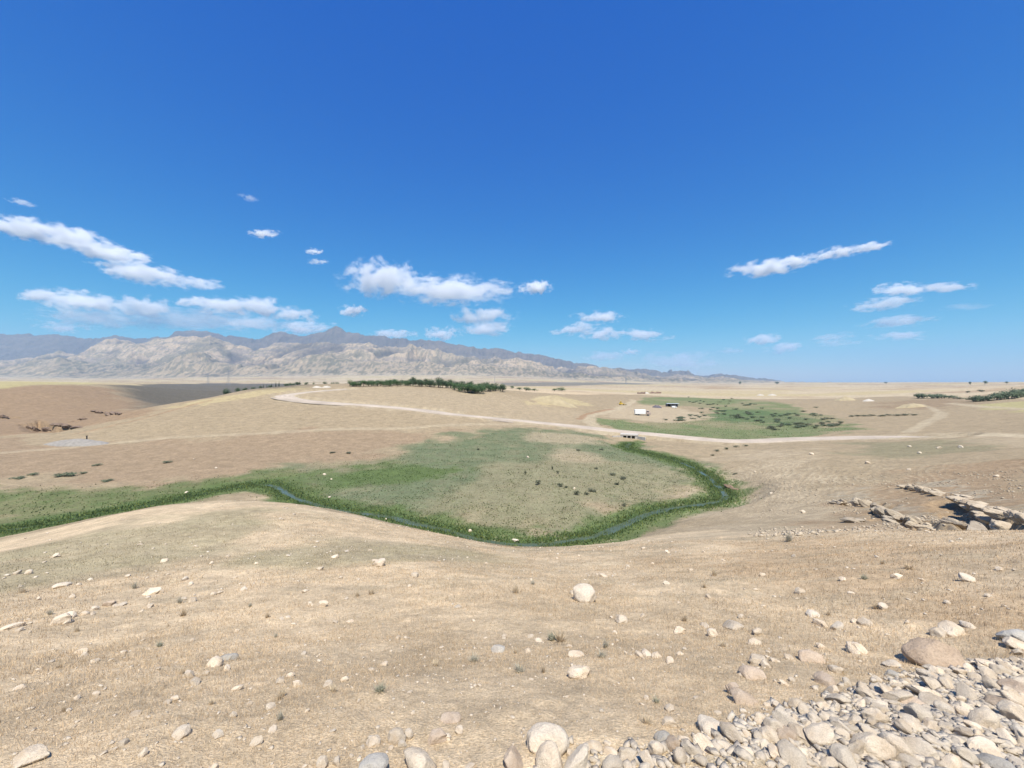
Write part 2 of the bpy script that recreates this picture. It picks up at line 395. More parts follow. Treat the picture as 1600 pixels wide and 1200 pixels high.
# ------------------------------------------------------------------ ground colours (what grows or lies where, plus painted cloud shade)
STRAW = np.array((.500, .400, .292)); STRAW2 = np.array((.42, .315, .215)); PALE = np.array((.345, .285, .212)); TAN = np.array((.262, .212, .150))
BROWN = np.array((.235, .170, .118)); PINK = np.array((.245, .182, .130)); OLIVE = np.array((.118, .140, .086))
GREEN = np.array((.088, .124, .050)); DEEP = np.array((.052, .094, .042)); GOLD = np.array((.365, .305, .19))
CLOUDSHADE = np.array((.100, .092, .080)); CREAM = np.array((.36, .305, .23)); EARTH = np.array((.255, .165, .108)); OCHRE=np.array((.265,.190,.128))  # the first one is cloud shade painted into the ground
ZONES = [
 ('tan', TAN, .92, 5, [(-400,880),(0,849),(100,826),(200,801),(330,785),(440,781),(500,795),(640,826),(760,852),(800,856),(900,851),(1000,838),(1100,828),(1250,826),(1400,826),(1800,830),(1800,622),(1400,618),(1000,618),(700,606),(400,605),(200,602),(0,600.5),(-400,601)]),
 # colour, strength, edge softness (m), px polygon, near limit
 ('pink', PINK, .75, 8, [(-60,690),(0,688),(110,695),(250,688),(420,675),(620,672),(760,668),(640,690),(560,716),(430,733),(300,748),(200,752),(100,745),(-60,752)]),
 ('pale_hill', PALE, .35, 15, [(430,612),(560,604),(800,618),(900,640),(930,665),(800,656),(600,632),(430,622)]),
 ('earthbank', BROWN, .95, 12, [(-80,610),(0,606),(60,604),(140,603),(185,610),(215,630),(238,640),(200,650),(120,668),(60,676),(0,684),(-80,690)]),
 ('meadow', OLIVE*1.05, .92, 9, [(430,748),(430,737),(520,728),(600,712),(660,690),(740,676),(830,671),(900,673),(940,684),(985,695),(1010,705),(1075,728),(1110,752),(1100,775),(1040,790),(960,812),(880,838),(800,845),(740,836),(640,810),(560,795),(470,775)]),
 ('meadowdry', PALE*.95, .72, 16, [(850,682),(930,684),(968,697),(950,712),(900,716),(850,712),(815,705)]),
 ('meadowtan', TAN*1.1+OLIVE*.1, .40, 16, [(760,720),(900,712),(1000,720),(1070,745),(1080,770),(1000,795),(880,820),(780,815),(700,790),(740,750)]),
 ('greenleft', GREEN, .80, 7, [(-90,772),(0,765),(60,764),(130,770),(200,762),(300,752),(420,739),(520,731),(620,729),(712,730),(700,748),(610,757),(510,768),(440,757),(330,769),(240,787),(130,808),(0,836),(-90,852)]),
 ('greenpatch', GREEN, .9, 3, [(515,745),(560,736),(640,731),(715,730),(712,738),(650,750),(580,754),(540,757)]),
 ('leftolive', OLIVE * 1.15, .42, 4, [(-60,880),(0,870),(120,845),(300,815),(450,815),(600,850),(720,862),(640,885),(460,905),(300,905),(120,930),(-60,960)]),
 ('basin', GREEN*.85+OLIVE*.35, .82, 9, [(925,652),(1000,660),(1070,659),(1120,650),(1110,636),(1000,630),(1010,622),(1080,620),(1160,624),(1230,633),(1290,655),(1330,672),(1250,683),(1130,688),(1060,682),(990,677),(945,670)]),
 ('basindeep', DEEP*1.25, .6, 12, [(1085,645),(1140,640),(1200,642),(1260,650),(1290,662),(1200,662),(1120,657)]),
 ('camp', PALE, .9, 5, [(945,640),(1000,632),(1060,637),(1085,644),(1112,652),(1080,658),(1030,660),(985,655),(945,652)]),
 ('slopepale', PALE, .8, 8, [(1110,820),(1145,775),(1160,745),(1130,715),(1180,700),(1290,705),(1310,740),(1290,790),(1250,830),(1120,842)]),
 ('rightslope', TAN*1.1, .6, 8, [(1290,700),(1500,690),(1640,690),(1640,730),(1450,735),(1310,745)]),
 ('rightgreen', OLIVE, .40, 8, [(1320,690),(1520,683),(1500,705),(1400,715),(1330,705)]),
 ('spur', OCHRE, .72, 6, [(1300,760),(1380,742),(1480,728),(1650,715),(1650,838),(1470,834),(1330,826),(1290,800)]),
 ('spurgrey', np.array((.31,.275,.225)), .75, 2.5, [(1425,752),(1480,752),(1560,775),(1650,800),(1650,822),(1590,812),(1530,788),(1480,768),(1430,764)]),
 ('spurgrey2', np.array((.31,.275,.225)), .65, 3, [(1300,778),(1350,762),(1420,790),(1500,812),(1580,828),(1540,834),(1440,824),(1390,806),(1350,786)]),
 ('rubblebase', np.array((.50, .42, .32)), .95, .12, [(830,1230),(870,1196),(960,1184),(1005,1178),(1060,1172),(1110,1168),(1180,1130),(1240,1112),(1330,1092),(1400,1066),(1450,1052),(1530,1034),(1610,1032),(1750,1045),(1750,1230)]),
 ('nearbrown', STRAW2, .75, 3, [(1180,850),(1300,842),(1640,842),(1640,990),(1500,965),(1350,940),(1200,920)]),
 ('fieldgold', GOLD, .85, 4, [(262,637),(330,622),(400,610),(470,603),(480,607),(430,614),(360,625),(290,636)]),
 ('fieldgold2', GOLD*np.array((.95,1.02,.9)), .8, 20, [(-100,602),(0,596.5),(150,598),(120,603.5),(0,607),(-100,612)]),
 ('goldmound', GOLD*1.05, .8, 6, [(825,632),(850,622),(870,618),(900,626),(925,633),(880,635)]),
 ('rightgold', GOLD*np.array((.9,1.0,.85)), .75, 8, [(1525,634),(1570,630),(1650,622),(1650,642),(1600,643),(1550,640)]),
 ('dark_crop', CLOUDSHADE, .95, 34, [(165,602),(240,600.3),(330,599),(470,599.5),(470,606),(400,610),(330,622),(250,641),(238,639),(222,628),(196,611)]),  # cloud shadow on the left slope, painted as ground colour
 ('dark_crop2', CLOUDSHADE*1.6, .92, 40, [(780,598.4),(870,597.6),(980,598.2),(1030,600),(940,601.6),(860,603),(790,604)]),  # far strip of cloud shadow, also painted into the ground
 ('greyplain', BROWN*.9, .6, 15, [(1380,628),(1500,622),(1520,632),(1440,640),(1380,638)]),
]
zones = []
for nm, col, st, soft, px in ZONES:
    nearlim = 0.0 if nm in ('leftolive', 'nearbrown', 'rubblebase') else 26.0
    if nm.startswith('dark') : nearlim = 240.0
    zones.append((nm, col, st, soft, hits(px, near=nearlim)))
TRAILS = [  # worn tracks: px line, half width (m), colour, strength
 ([(-40,712),(60,703),(160,693),(260,685),(400,677),(520,671),(660,667),(830,663)], 2.0, CREAM, .55),
 ([(948,678),(930,668),(920,658),(922,650),(940,645),(962,640),(975,635),(990,627),(985,620)], 3.2, CREAM, .9),
 ([(905,655),(915,648),(935,643),(960,639)], 1.6, EARTH, .8),
 ([(1415,676),(1445,661),(1462,652),(1468,645),(1455,637),(1440,632)], 1.6, CREAM, .75),
 ([(1424,676),(1452,662),(1474,651),(1478,645)], 1.2, CREAM, .6),
 ([(1660,640),(1600,640),(1540,636),(1500,632),(1480,629)], 3.0, CREAM, .85),
 ([(1400,684),(1470,681.3),(1530,680),(1620,681)], 3.0, CREAM * 1.15, .9),
 ([(1530,684),(1580,690),(1640,694)], 5.0, PALE, .6),
 ([(120,678),(220,655),(280,638),(330,625)], .9, EARTH, .6),
 ([(0,682),(80,672),(160,660),(230,648)], .7, EARTH, .45),
 ([(1530,746),(1600,764),(1640,775)], .5, PINK, .6),
]
trails = [(hits(p, near=60), w, c, s) for p, w, c, s in TRAILS] + [(road, 7.5, CREAM * .95, .75)]
EROD = hits([(735,866),(800,868),(880,862),(960,852),(1040,846),(1140,836),(1240,828),(1330,826)], near=3)

def ground_color(X, Y, H):
    r = np.hypot(X, Y)
    n1 = fbm(X / 40, Y / 40, 101, 4); n2 = fbm(X / 5, Y / 5, 111, 4); n3 = fbm(X / 0.9, Y / 0.9, 121, 3)
    nf = fbm(X / 260 , Y / 90 , 131, 4)
    c = STRAW[None] * np.ones((len(X), 1))
    def mix(c, col, w): return c * (1 - w[:, None]) + np.asarray(col)[None] * w[:, None]
    c = mix(c, STRAW2, .22 * sstep(.45, .65, n2) * (r < 80))
    c = mix(c, PALE, .55 * sstep(.5, .7, n1))
    # far plain: pale fields and stubble strips
    far = sstep(300, 700, r)
    c = mix(c, CREAM, far * .75)
    fn = fbm(X / 500 + 3, Y / 260 + 9, 141, 3)
    c = mix(c, GOLD, far * .8 * sstep(.54, .62, fn)); c = mix(c, BROWN * 1.1, far * .65 * sstep(.58, .66, nf)); c = mix(c, PINK, far * .5 * (1 - sstep(.3, .42, fn)))
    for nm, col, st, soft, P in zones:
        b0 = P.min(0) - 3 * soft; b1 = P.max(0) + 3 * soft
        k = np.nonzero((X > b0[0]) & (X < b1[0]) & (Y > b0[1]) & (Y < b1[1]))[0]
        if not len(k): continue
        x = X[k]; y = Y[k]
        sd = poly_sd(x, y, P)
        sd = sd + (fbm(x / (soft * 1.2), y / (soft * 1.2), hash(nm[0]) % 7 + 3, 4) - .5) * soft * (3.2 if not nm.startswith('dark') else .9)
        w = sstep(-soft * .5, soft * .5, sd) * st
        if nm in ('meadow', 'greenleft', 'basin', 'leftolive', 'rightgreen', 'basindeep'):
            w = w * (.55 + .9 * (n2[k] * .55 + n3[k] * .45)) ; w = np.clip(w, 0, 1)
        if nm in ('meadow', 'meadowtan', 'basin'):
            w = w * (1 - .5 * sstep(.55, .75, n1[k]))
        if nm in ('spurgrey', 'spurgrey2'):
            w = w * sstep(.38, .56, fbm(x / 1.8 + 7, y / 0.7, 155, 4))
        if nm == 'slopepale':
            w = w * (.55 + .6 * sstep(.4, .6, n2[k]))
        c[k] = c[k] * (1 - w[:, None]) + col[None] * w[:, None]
    m = np.nonzero((r > 40) & (r < 420) & (Y > 0))[0]
    if len(m):
        x = X[m]; y = Y[m]
        for P, hw, col, st in trails:
            d, _ = seg_dist(x, y, P)
            d = d + (fbm(x / 3, y / 3, 161, 3) - .5) * hw * 1.2
            w = (1 - sstep(hw * .6, hw * 1.3, d)) * st
            c[m] = c[m] * (1 - w[:, None]) + col[None] * w[:, None]
        d, _ = seg_dist(x, y, stream)
        d2_ = d + (fbm(x / 4, y / 4, 171, 4) - .5) * 7
        w = (1 - sstep(3.0, 6.5, d2_)) * .92
        c[m] = c[m] * (1 - w[:, None]) + (GREEN[None] * (.75 + .5 * n2[m][:, None])) * w[:, None]
        w = (1 - sstep(.9, 2.4, d)) * .85
        c[m] = c[m] * (1 - w[:, None]) + DEEP[None] * w[:, None]
        w = (1 - sstep(.5, 1.0, d)) * .9
        c[m] = c[m] * (1 - w[:, None]) + np.array((.03, .05, .03))[None] * w[:, None]
        # trampled, bare terracettes on the bank
        tx = (x - 52) / 20.0; ty = (y - 80) / 24.0
        g = np.exp(-(tx * tx + ty * ty)) * sstep(.1, .9, np.sin((base_h(x, y) + fbm(x / 10, y / 10, 5, 4) * 1.7) * 24.0))
        g = g * (.25 + .75 * sstep(.42, .62, fbm(x / 7 + 4, y / 7, 207, 3)))
        c[m] = c[m] * (1 - .75 * g[:, None]) + (CREAM * 1.15)[None] * .75 * g[:, None]
    m = np.nonzero((r > 3) & (r < 60) & (Y > 0))[0]
    if len(m):
        x = X[m]; y = Y[m]
        d, _ = seg_dist(x, y, EROD)
        w = (1 - sstep(1.5, 7, d)) * .7 * sstep(.42, .62, fbm(x / 2.5, y / 1.2, 181, 4))
        c[m] = c[m] * (1 - w[:, None]) + CREAM[None] * w[:, None]
        w = .4 * sstep(.55, .72, fbm(x / 1.1 + 4, y / .5, 191, 4)) * sstep(4, 9, y)
        c[m] = c[m] * (1 - w[:, None]) + CREAM[None] * w[:, None]
    return c * (.86 + .28 * n3[:, None]) * np.array((1.0, .975, .88))

# ------------------------------------------------------------------ ground sheet
NT, NR = 1000, 900
th = np.concatenate([np.linspace(-1.95, -1.02, 40, endpoint=False), np.linspace(-1.02, 1.02, NT), np.linspace(1.02, 1.95, 41)[1:]])
knots_r = np.array([.35, 1.2, 2.5, 6, 12, 26, 50, 62, 90, 160, 300, 700, 2000, 13000])
knots_n = np.cumsum([0, 35, 70, 105, 90, 95, 60, 45, 105, 130, 100, 75, 50, 40])
kn = np.arange(knots_n[-1] + 1)
rr = np.exp(np.interp(kn, knots_n, np.log(knots_r)))
TT, RR = np.meshgrid(th, rr, indexing='ij')
GX = RR * np.sin(TT); GY = RR * np.cos(TT)
gx = GX.ravel(); gy = GY.ravel()
gz = terrain(gx, gy)
gc = ground_color(gx, gy, gz)
nt_, nr_ = TT.shape
idx = np.arange(nt_ * nr_).reshape(nt_, nr_)
q = np.stack([idx[:-1, :-1].ravel(), idx[:-1, 1:].ravel(), idx[1:, 1:].ravel(), idx[1:, :-1].ravel()], 1)
q = q[:, ::-1]
M_GROUND = vcol_mat("dry_ground", (0.35, 2.2, 14, 70), (.13, .20, .22, .30), bump=.55, bdist=.03)
ground_o = mesh_obj("ground", np.stack([gx, gy, gz], 1), q, M_GROUND, smooth=True, cols=gc)
tag(ground_o, kind='structure')
# the patch under the camera
k0 = idx[:, 0]
# ------------------------------------------------------------------ mountains
def prof(pts):
    p = np.array(pts, float)
    return lambda x: np.interp(x, p[:, 0], p[:, 1])
BACK = prof([(-700,530),(-300,520),(0,521),(40,524),(95,523),(130,528),(165,525.5),(215,525),(262,527),(272,520),(285,517.5),(320,516.5),(340,519),(352,523),(362,521.5),(376,525),(405,531),(425,523),(437,520.5),(465,523),(490,522),(507,520),(516,515),(524,511),(533,514),(541,520),(560,520.5),(600,524),(650,527.5),(680,533),(700,537),(745,543),(800,549),(835,556),(842,553.5),(850,558),(880,565),(930,574),(985,581),(1000,579),(1040,582),(1100,584.5),(1160,589),(1230,596.5),(1400,599),(2400,600)])
FRONT = prof([(-700,566),(0,563),(60,556),(110,552),(150,541),(175,535),(230,536),(265,533),(300,529),(330,531),(365,537),(395,549),(412,546),(432,537),(480,534),(520,534),(560,537),(600,540),(640,546),(690,555),(712,562),(740,566),(770,563),(805,561),(832,566),(850,577),(880,575),(905,573),(960,581),(1000,586),(1080,589),(1160,592.5),(1250,598),(1400,600),(2400,600)])
FOOT = prof([(-700,578),(0,576),(60,573),(120,571),(200,566),(240,572),(290,563),(320,560),(360,570),(430,574),(470,569),(520,567),(600,572),(660,569),(720,574),(800,578),(870,582),(940,583),(1000,588),(1100,593),(1230,598.5),(2400,600)])
def mountain_h(X, Y):
    px = 800 + F * X / Y
    px = px + (fbm(X / 700, Y / 700, 301, 3) - .5) * 6
    b0 = base_h(X, np.minimum(Y, 12000)) 
    base = base_h(X, Y) - 6
    Y1, Y2, Y3 = 4900., 6000., 7900.
    def ridge(pr, Yc, wn, wf, pw):
        top = (HOR - pr(px)) / F * Yc
        t = np.where(Y < Yc, (Yc - Y) / wn, (Y - Yc) / wf)
        return top, np.clip(1 - t, 0, 1)
    tf, a1 = ridge(FOOT, Y1, 800, 1500, 1); tm, a2 = ridge(FRONT, Y2, 1500, 1600, 1); tb, a3 = ridge(BACK, Y3, 2200, 2500, 1)
    jag = (fbm(px / 7.0, px * 0 + 3.3, 391, 3) - .5) * 3.4 / F
    tb = tb + jag * Y3; tm = tm + jag * Y2 * .8
    h1 = base + np.maximum(tf - base, 0) * sstep(0, 1, a1) ** 1.1
    h2 = base + np.maximum(tm - base, 0) * (.55 * a2 ** 1.3 + .45 * sstep(0, 1, a2))
    h3 = base + np.maximum(tb - base, 0) * (.7 * a3 ** 1.7 + .3 * sstep(.5, 1, a3))
    h = np.maximum(np.maximum(h1, h2), h3)
    rel = np.clip((h - base) / 120, 0, 1)
    # gullies running down the face, ridged noise
    wx = X + (fbm(X / 500, Y / 500, 311, 3) - .5) * 420; wy = Y + (fbm(X / 500, Y / 500, 321, 3) - .5) * 420
    g = 0
    for (lx, ly, am, sd) in ((900, 1900, 120, 331), (420, 900, 75, 341), (150, 330, 40, 351), (60, 130, 9, 361)):
        rdg = 1 - np.abs(2 * fbm(wx / lx, wy / ly, sd, 2) - 1) * 2
        g = g + am * (rdg - .45)
    steep = 1 - .62 * np.maximum(sstep(.86, 1, a3) * (h3 >= h - 1), .8 * sstep(.9, 1, a2) * (h2 >= h - 1))
    out = h + g * rel * .95 * steep
    return np.maximum(out, base), rel, g, (h3 >= h - 1), (h1 >= h - 1), a3, a2
mth = np.linspace(-0.98, 0.72, 1150)
mY = np.linspace(4150, 9800, 300)
MT, MY = np.meshgrid(np.tan(mth), mY, indexing='ij')
mx = (MT * MY).ravel(); my = MY.ravel()
mz, rel, gul, isb, isf, a3, a2 = mountain_h(mx, my)
zz = mz.reshape(MT.shape)
dzy = np.gradient(zz, axis=1) / (mY[1] - mY[0]); slope = np.abs(dzy).ravel()
ROCKL = np.array((.365, .280, .188)); ROCKD_AND_SHADE = np.array((.098, .082, .074)); SCRUB = np.array((.092, .082, .055)); FOOTC = np.array((.32, .265, .19))
nA = fbm(mx / 420, my / 420, 401, 4); nB = fbm(mx / 70, my / 120, 411, 4); nC = fbm(mx / 22, my / 60, 421, 3)
def mixc(c, col, w): return c * (1 - w[:, None]) + np.asarray(col)[None] * w[:, None]
mc = ROCKL[None] * (0.90 + .2 * nB[:, None])
strata = sstep(.46, .57, fbm(mz / 46.0 + nA * 5, mx / 1800, 431, 3))
front = (~isb) & (~isf)
mc = mixc(mc, ROCKD_AND_SHADE * 1.8, .58 * strata)
mc = mixc(mc, SCRUB * 1.5, .55 * sstep(.50, .58, nC))                       # scrub dotted over the faces
mc = mixc(mc, SCRUB * 1.3, .65 * sstep(.50, .62, nA) * (1 - .6 * sstep(.55, .9, a2) * front))
mc = mixc(mc, ROCKD_AND_SHADE * .9, .85 * (1 - sstep(-70, 12, gul)) * sstep(.1, .5, rel))   # ravine shade painted into the rock colour
mc = mixc(mc, ROCKD_AND_SHADE * 1.15, isb * .86 * sstep(.18, .42, a3 + (nA - .5) * .4))
mc = mixc(mc, SCRUB * 1.45, isf * .55)
mc = mixc(mc, ROCKL * 1.0, isf * .5 * (1 - sstep(.42, .56, nC)))
mc = mixc(mc, FOOTC, (1 - sstep(.02, .3, rel)) * .9)
mc = mixc(mc, SCRUB * 1.2, .5 * sstep(.55, .62, nC) * (1 - sstep(.2, .6, rel)))
na, nb = MT.shape
idm = np.arange(na * nb).reshape(na, nb)
qm = np.stack([idm[:-1, :-1].ravel(), idm[1:, :-1].ravel(), idm[1:, 1:].ravel(), idm[:-1, 1:].ravel()], 1)
M_MOUNT = vcol_mat("mountain_rock", (.004, .02, .06), (.10, .14, .20), bump=.6, bdist=5.0)
mount = mesh_obj("mountains", np.stack([mx, my, mz], 1), qm, M_MOUNT, smooth=True, cols=mc)
tag(mount, kind='structure')

# ------------------------------------------------------------------ road with sloping gravel shoulders, and the stream water
def strip(path, zs, offs, drops, wob=0.0, seed=1):
    d = np.gradient(path, axis=0); d /= np.linalg.norm(d, axis=1)[:, None] + 1e-9
    nrm = np.stack([-d[:, 1], d[:, 0]], 1)
    V = []; Fq = []
    k = len(offs)
    for i in range(len(path)):
        for j, (o_, dr) in enumerate(zip(offs, drops)):
            oo = o_ * (1 + wob * (float(vnoise(i * .31, j * 7.7, seed)) - .5))
            p = path[i] + nrm[i] * oo
            V.append((p[0], p[1], zs[i] + dr + 0.05 * (float(vnoise(i * .6, j * 3.1, seed + 5)) - .5)))
    for i in range(len(path) - 1):
        for j in range(k - 1):
            a = i * k + j
            Fq.append((a, a + k, a + k + 1, a + 1))
    return np.array(V), np.array(Fq)
bank = .35 + rlift
V, Fq = strip(road, rz, [-6.6, -4.2, -3.6, -1.9, -1.3, 0, 1.3, 1.9, 3.6, 4.2, 6.6], [-.55, -.12, .04, -.02, -.03, .05, -.03, -.02, .04, -.12, -.55], .18, 3)
k = 11
V = V.reshape(-1, k, 3); V[:4, :, 2] -= (np.arange(4, 0, -1) * .10)[:, None]; V[:, 0, 2] -= rlift * .9; V[:, -1, 2] -= rlift * .9
V = V.reshape(-1, 3)
RC = np.array((.43, .362, .292))
rcol = RC[None] * (.78 + .44 * fbm(V[:, 0] / 4, V[:, 1] / 4, 501, 3)[:, None])
lane = np.tile(np.array([.76, .88, .95, .86, 1.12, .86, 1.10, .86, .97, .9, .76]), len(road))
rcol = rcol * lane[:, None]
M_ROAD = vcol_mat("gravel_road", (.25, 1.5, 9, 40), (.07, .10, .12, .15), bump=.4, bdist=.04)
road_o = mesh_obj("road", V, Fq, M_ROAD, smooth=True, cols=rcol)
tag(road_o, kind='structure')

mW, tW, bW = new_mat("stream_water")
bW.inputs['Base Color'].default_value = (.075, .10, .065, 1); bW.inputs['Specular IOR Level'].default_value = .32; bW.inputs['Roughness'].default_value = .22; bW.inputs['IOR'].default_value = 1.33
noW = tW.nodes.new('ShaderNodeTexNoise'); noW.inputs['Scale'].default_value = 1.6; noW.inputs['Detail'].default_value = 3
tcW = tW.nodes.new('ShaderNodeTexCoord'); tW.links.new(tcW.outputs['Object'], noW.inputs['Vector'])
bpW = tW.nodes.new('ShaderNodeBump'); bpW.inputs['Strength'].default_value = .25; bpW.inputs['Distance'].default_value = .05
tW.links.new(noW.outputs[0], bpW.inputs['Height']); tW.links.new(bpW.outputs[0], bW.inputs['Normal'])
V, Fq = strip(stream, stz - .16, [-.85, -.3, .3, .85], [0, 0, 0, 0], .3, 9)
V[:, 2] = np.repeat(stz - .16, 4)
water = mesh_obj("stream", V, Fq, mW, smooth=True)
tag(water, kind='structure')
# ------------------------------------------------------------------ stones
def rock_mesh(name, seed, sx, sy, sz, planes=9, rough=.10, sub=4, bite=(.62, .95)):
    r = random.Random(seed)
    bm = bmesh.new()
    bmesh.ops.create_icosphere(bm, subdivisions=sub, radius=1.0)
    co = np.array([v.co[:] for v in bm.verts])
    nrm = co.copy()
    pl = []
    for _ in range(planes):
        d = np.array([r.gauss(0, 1), r.gauss(0, 1), r.gauss(0, .8)]); d /= np.linalg.norm(d)
        pl.append((d, r.uniform(*bite)))
    for d, h in pl:
        e = co @ d - h
        m = e > 0
        co[m] -= np.outer(e[m], d) * .93
    f1 = fbm(nrm[:, 0] * 1.6 + seed, nrm[:, 1] * 1.6 + nrm[:, 2] * 2.1, seed, 3) - .5
    f2 = fbm(nrm[:, 0] * 6 + seed, nrm[:, 1] * 6 + nrm[:, 2] * 7.3, seed + 3, 4) - .5
    co *= (1 + f1 * rough * 3.0 + f2 * rough * .9)[:, None]
    ext = (co.max(0) - co.min(0)) / 2
    co = (co - (co.max(0) + co.min(0)) / 2) / ext * np.array([sx, sy, sz])
    for v, c in zip(bm.verts, co): v.co = c
    me = bpy.data.meshes.new(name)
    bm.to_mesh(me); bm.free()
    me.polygons.foreach_set('use_smooth', np.ones(len(me.polygons), bool))
    return me

def stone_mat(name, c1, c2, c3, scale=3.0):
    m, t, b = new_mat(name)
    tc = t.nodes.new('ShaderNodeTexCoord'); oi = t.nodes.new('ShaderNodeObjectInfo')
    ad = t.nodes.new('ShaderNodeVectorMath'); ad.operation = 'ADD'
    sc_ = t.nodes.new('ShaderNodeVectorMath'); sc_.operation = 'SCALE'; sc_.inputs[0].default_value = (37, 91, 53)
    t.links.new(oi.outputs['Random'], sc_.inputs['Scale'])
    t.links.new(tc.outputs['Object'], ad.inputs[0]); t.links.new(sc_.outputs[0], ad.inputs[1])
    n1 = t.nodes.new('ShaderNodeTexNoise'); n1.inputs['Scale'].default_value = scale * .55; n1.inputs['Detail'].default_value = 6; n1.inputs['Roughness'].default_value = .62
    n2 = t.nodes.new('ShaderNodeTexNoise'); n2.inputs['Scale'].default_value = scale * 7; n2.inputs['Detail'].default_value = 6; n2.inputs['Roughness'].default_value = .7
    for n_ in (n1, n2): t.links.new(ad.outputs[0], n_.inputs['Vector'])
    cr = t.nodes.new('ShaderNodeValToRGB'); e = cr.color_ramp.elements
    e[0].position = .33; e[0].color = (*c2, 1); e[1].position = .60; e[1].color = (*c1, 1)
    t.links.new(n1.outputs[0], cr.inputs[0])
    mr = t.nodes.new('ShaderNodeMapRange'); mr.inputs[1].default_value = .3; mr.inputs[2].default_value = .7; mr.inputs[3].default_value = .74; mr.inputs[4].default_value = 1.16
    t.links.new(n2.outputs[0], mr.inputs[0])
    mo = t.nodes.new('ShaderNodeMapRange'); mo.inputs[3].default_value = .80; mo.inputs[4].default_value = 1.14
    t.links.new(oi.outputs['Random'], mo.inputs[0])
    mu = t.nodes.new('ShaderNodeMath'); mu.operation = 'MULTIPLY'
    t.links.new(mr.outputs[0], mu.inputs[0]); t.links.new(mo.outputs[0], mu.inputs[1])
    mx = t.nodes.new('ShaderNodeMix'); mx.data_type = 'RGBA'; mx.inputs['B'].default_value = (*c3, 1)
    mr2 = t.nodes.new('ShaderNodeMapRange'); mr2.inputs[1].default_value = .55; mr2.inputs[2].default_value = .95; mr2.inputs[4].default_value = .45
    wn = t.nodes.new('ShaderNodeTexWhiteNoise'); wn.noise_dimensions = '1D'
    t.links.new(oi.outputs['Random'], wn.inputs['W']); t.links.new(wn.outputs[0], mr2.inputs[0]); t.links.new(mr2.outputs[0], mx.inputs['Factor'])
    t.links.new(cr.outputs[0], mx.inputs['A'])
    vs = t.nodes.new('ShaderNodeVectorMath'); vs.operation = 'SCALE'
    t.links.new(mx.outputs['Result'], vs.inputs[0]); t.links.new(mu.outputs[0], vs.inputs['Scale'])
    t.links.new(vs.outputs[0], b.inputs['Base Color'])
    b.inputs['Roughness'].default_value = .9; b.inputs['Specular IOR Level'].default_value = .15
    bp = t.nodes.new('ShaderNodeBump'); bp.inputs['Strength'].default_value = .55; bp.inputs['Distance'].default_value = .06
    t.links.new(n2.outputs[0], bp.inputs['Height']); t.links.new(bp.outputs[0], b.inputs['Normal'])
    return m
M_STONE = stone_mat("limestone", (.72, .61, .47), (.56, .44, .31), (.60, .54, .45))
M_LEDGE = stone_mat("weathered_ledge", (.46, .385, .285), (.31, .245, .175), (.40, .345, .27), 1.6)
M_EARTH = stone_mat("dark_earth", (.24, .172, .125), (.13, .095, .07), (.20, .15, .112), 1.2)

M_BROWNSTONE = stone_mat("brown_stone", (.44, .335, .24), (.30, .215, .145), (.40, .31, .23))
M_TANSTONE = stone_mat("tan_stone", (.58, .465, .35), (.43, .32, .225), (.52, .42, .33))
M_GREYSTONE = stone_mat("grey_stone", (.53, .49, .425), (.39, .35, .30), (.46, .44, .40))
SHAPES = {
 'round': [rock_mesh('stone', 101 + k, .5, .5 * RND.uniform(.72, .95), .5 * RND.uniform(.62, .8), 8, .10, 4, (.70, .95)) for k in range(7)],
 'angular': [rock_mesh('stone', 201 + k, .5, .5 * RND.uniform(.6, .9), .5 * RND.uniform(.5, .78), 15, .10, 4, (.48, .86)) for k in range(10)],
 'flat': [rock_mesh('stone', 301 + k, .5, .5 * RND.uniform(.55, .85), .5 * RND.uniform(.26, .4), 10, .08, 4, (.55, .9)) for k in range(5)],
}
for L_ in SHAPES.values():
    for me in L_: me.materials.append(M_STONE)

def put_stone(name, px, py, w, shape=None, h=1.0, rz=None, sink=.30, near=0.0, tilt=.25, stretch=None, depth=None):
    far = 60 if py > 858 else 1e9
    p = hit(px, py + .22 * w, fn=terrain, near=near, far=far)
    z = float(terrain(np.array([p[0]]), np.array([p[1]]))[0])
    size = w / F * p[1]
    shape = shape or RND.choice(['round', 'angular', 'angular', 'angular', 'flat'])
    me = RND.choice(SHAPES[shape])
    o = bpy.data.objects.new(name, me); COL.objects.link(o)
    s = size * 1.04
    sy = stretch or RND.uniform(.85, 1.15)
    o.scale = (s, s * sy, s * h)
    hz_ = max(abs(v.co.z) for v in me.vertices) * s * h
    o.location = (p[0], p[1], z + hz_ * (1 - 2 * sink))
    o.rotation_euler = (RND.uniform(-tilt, tilt), RND.uniform(-tilt, tilt), RND.uniform(0, 6.28) if rz is None else rz)
    return o

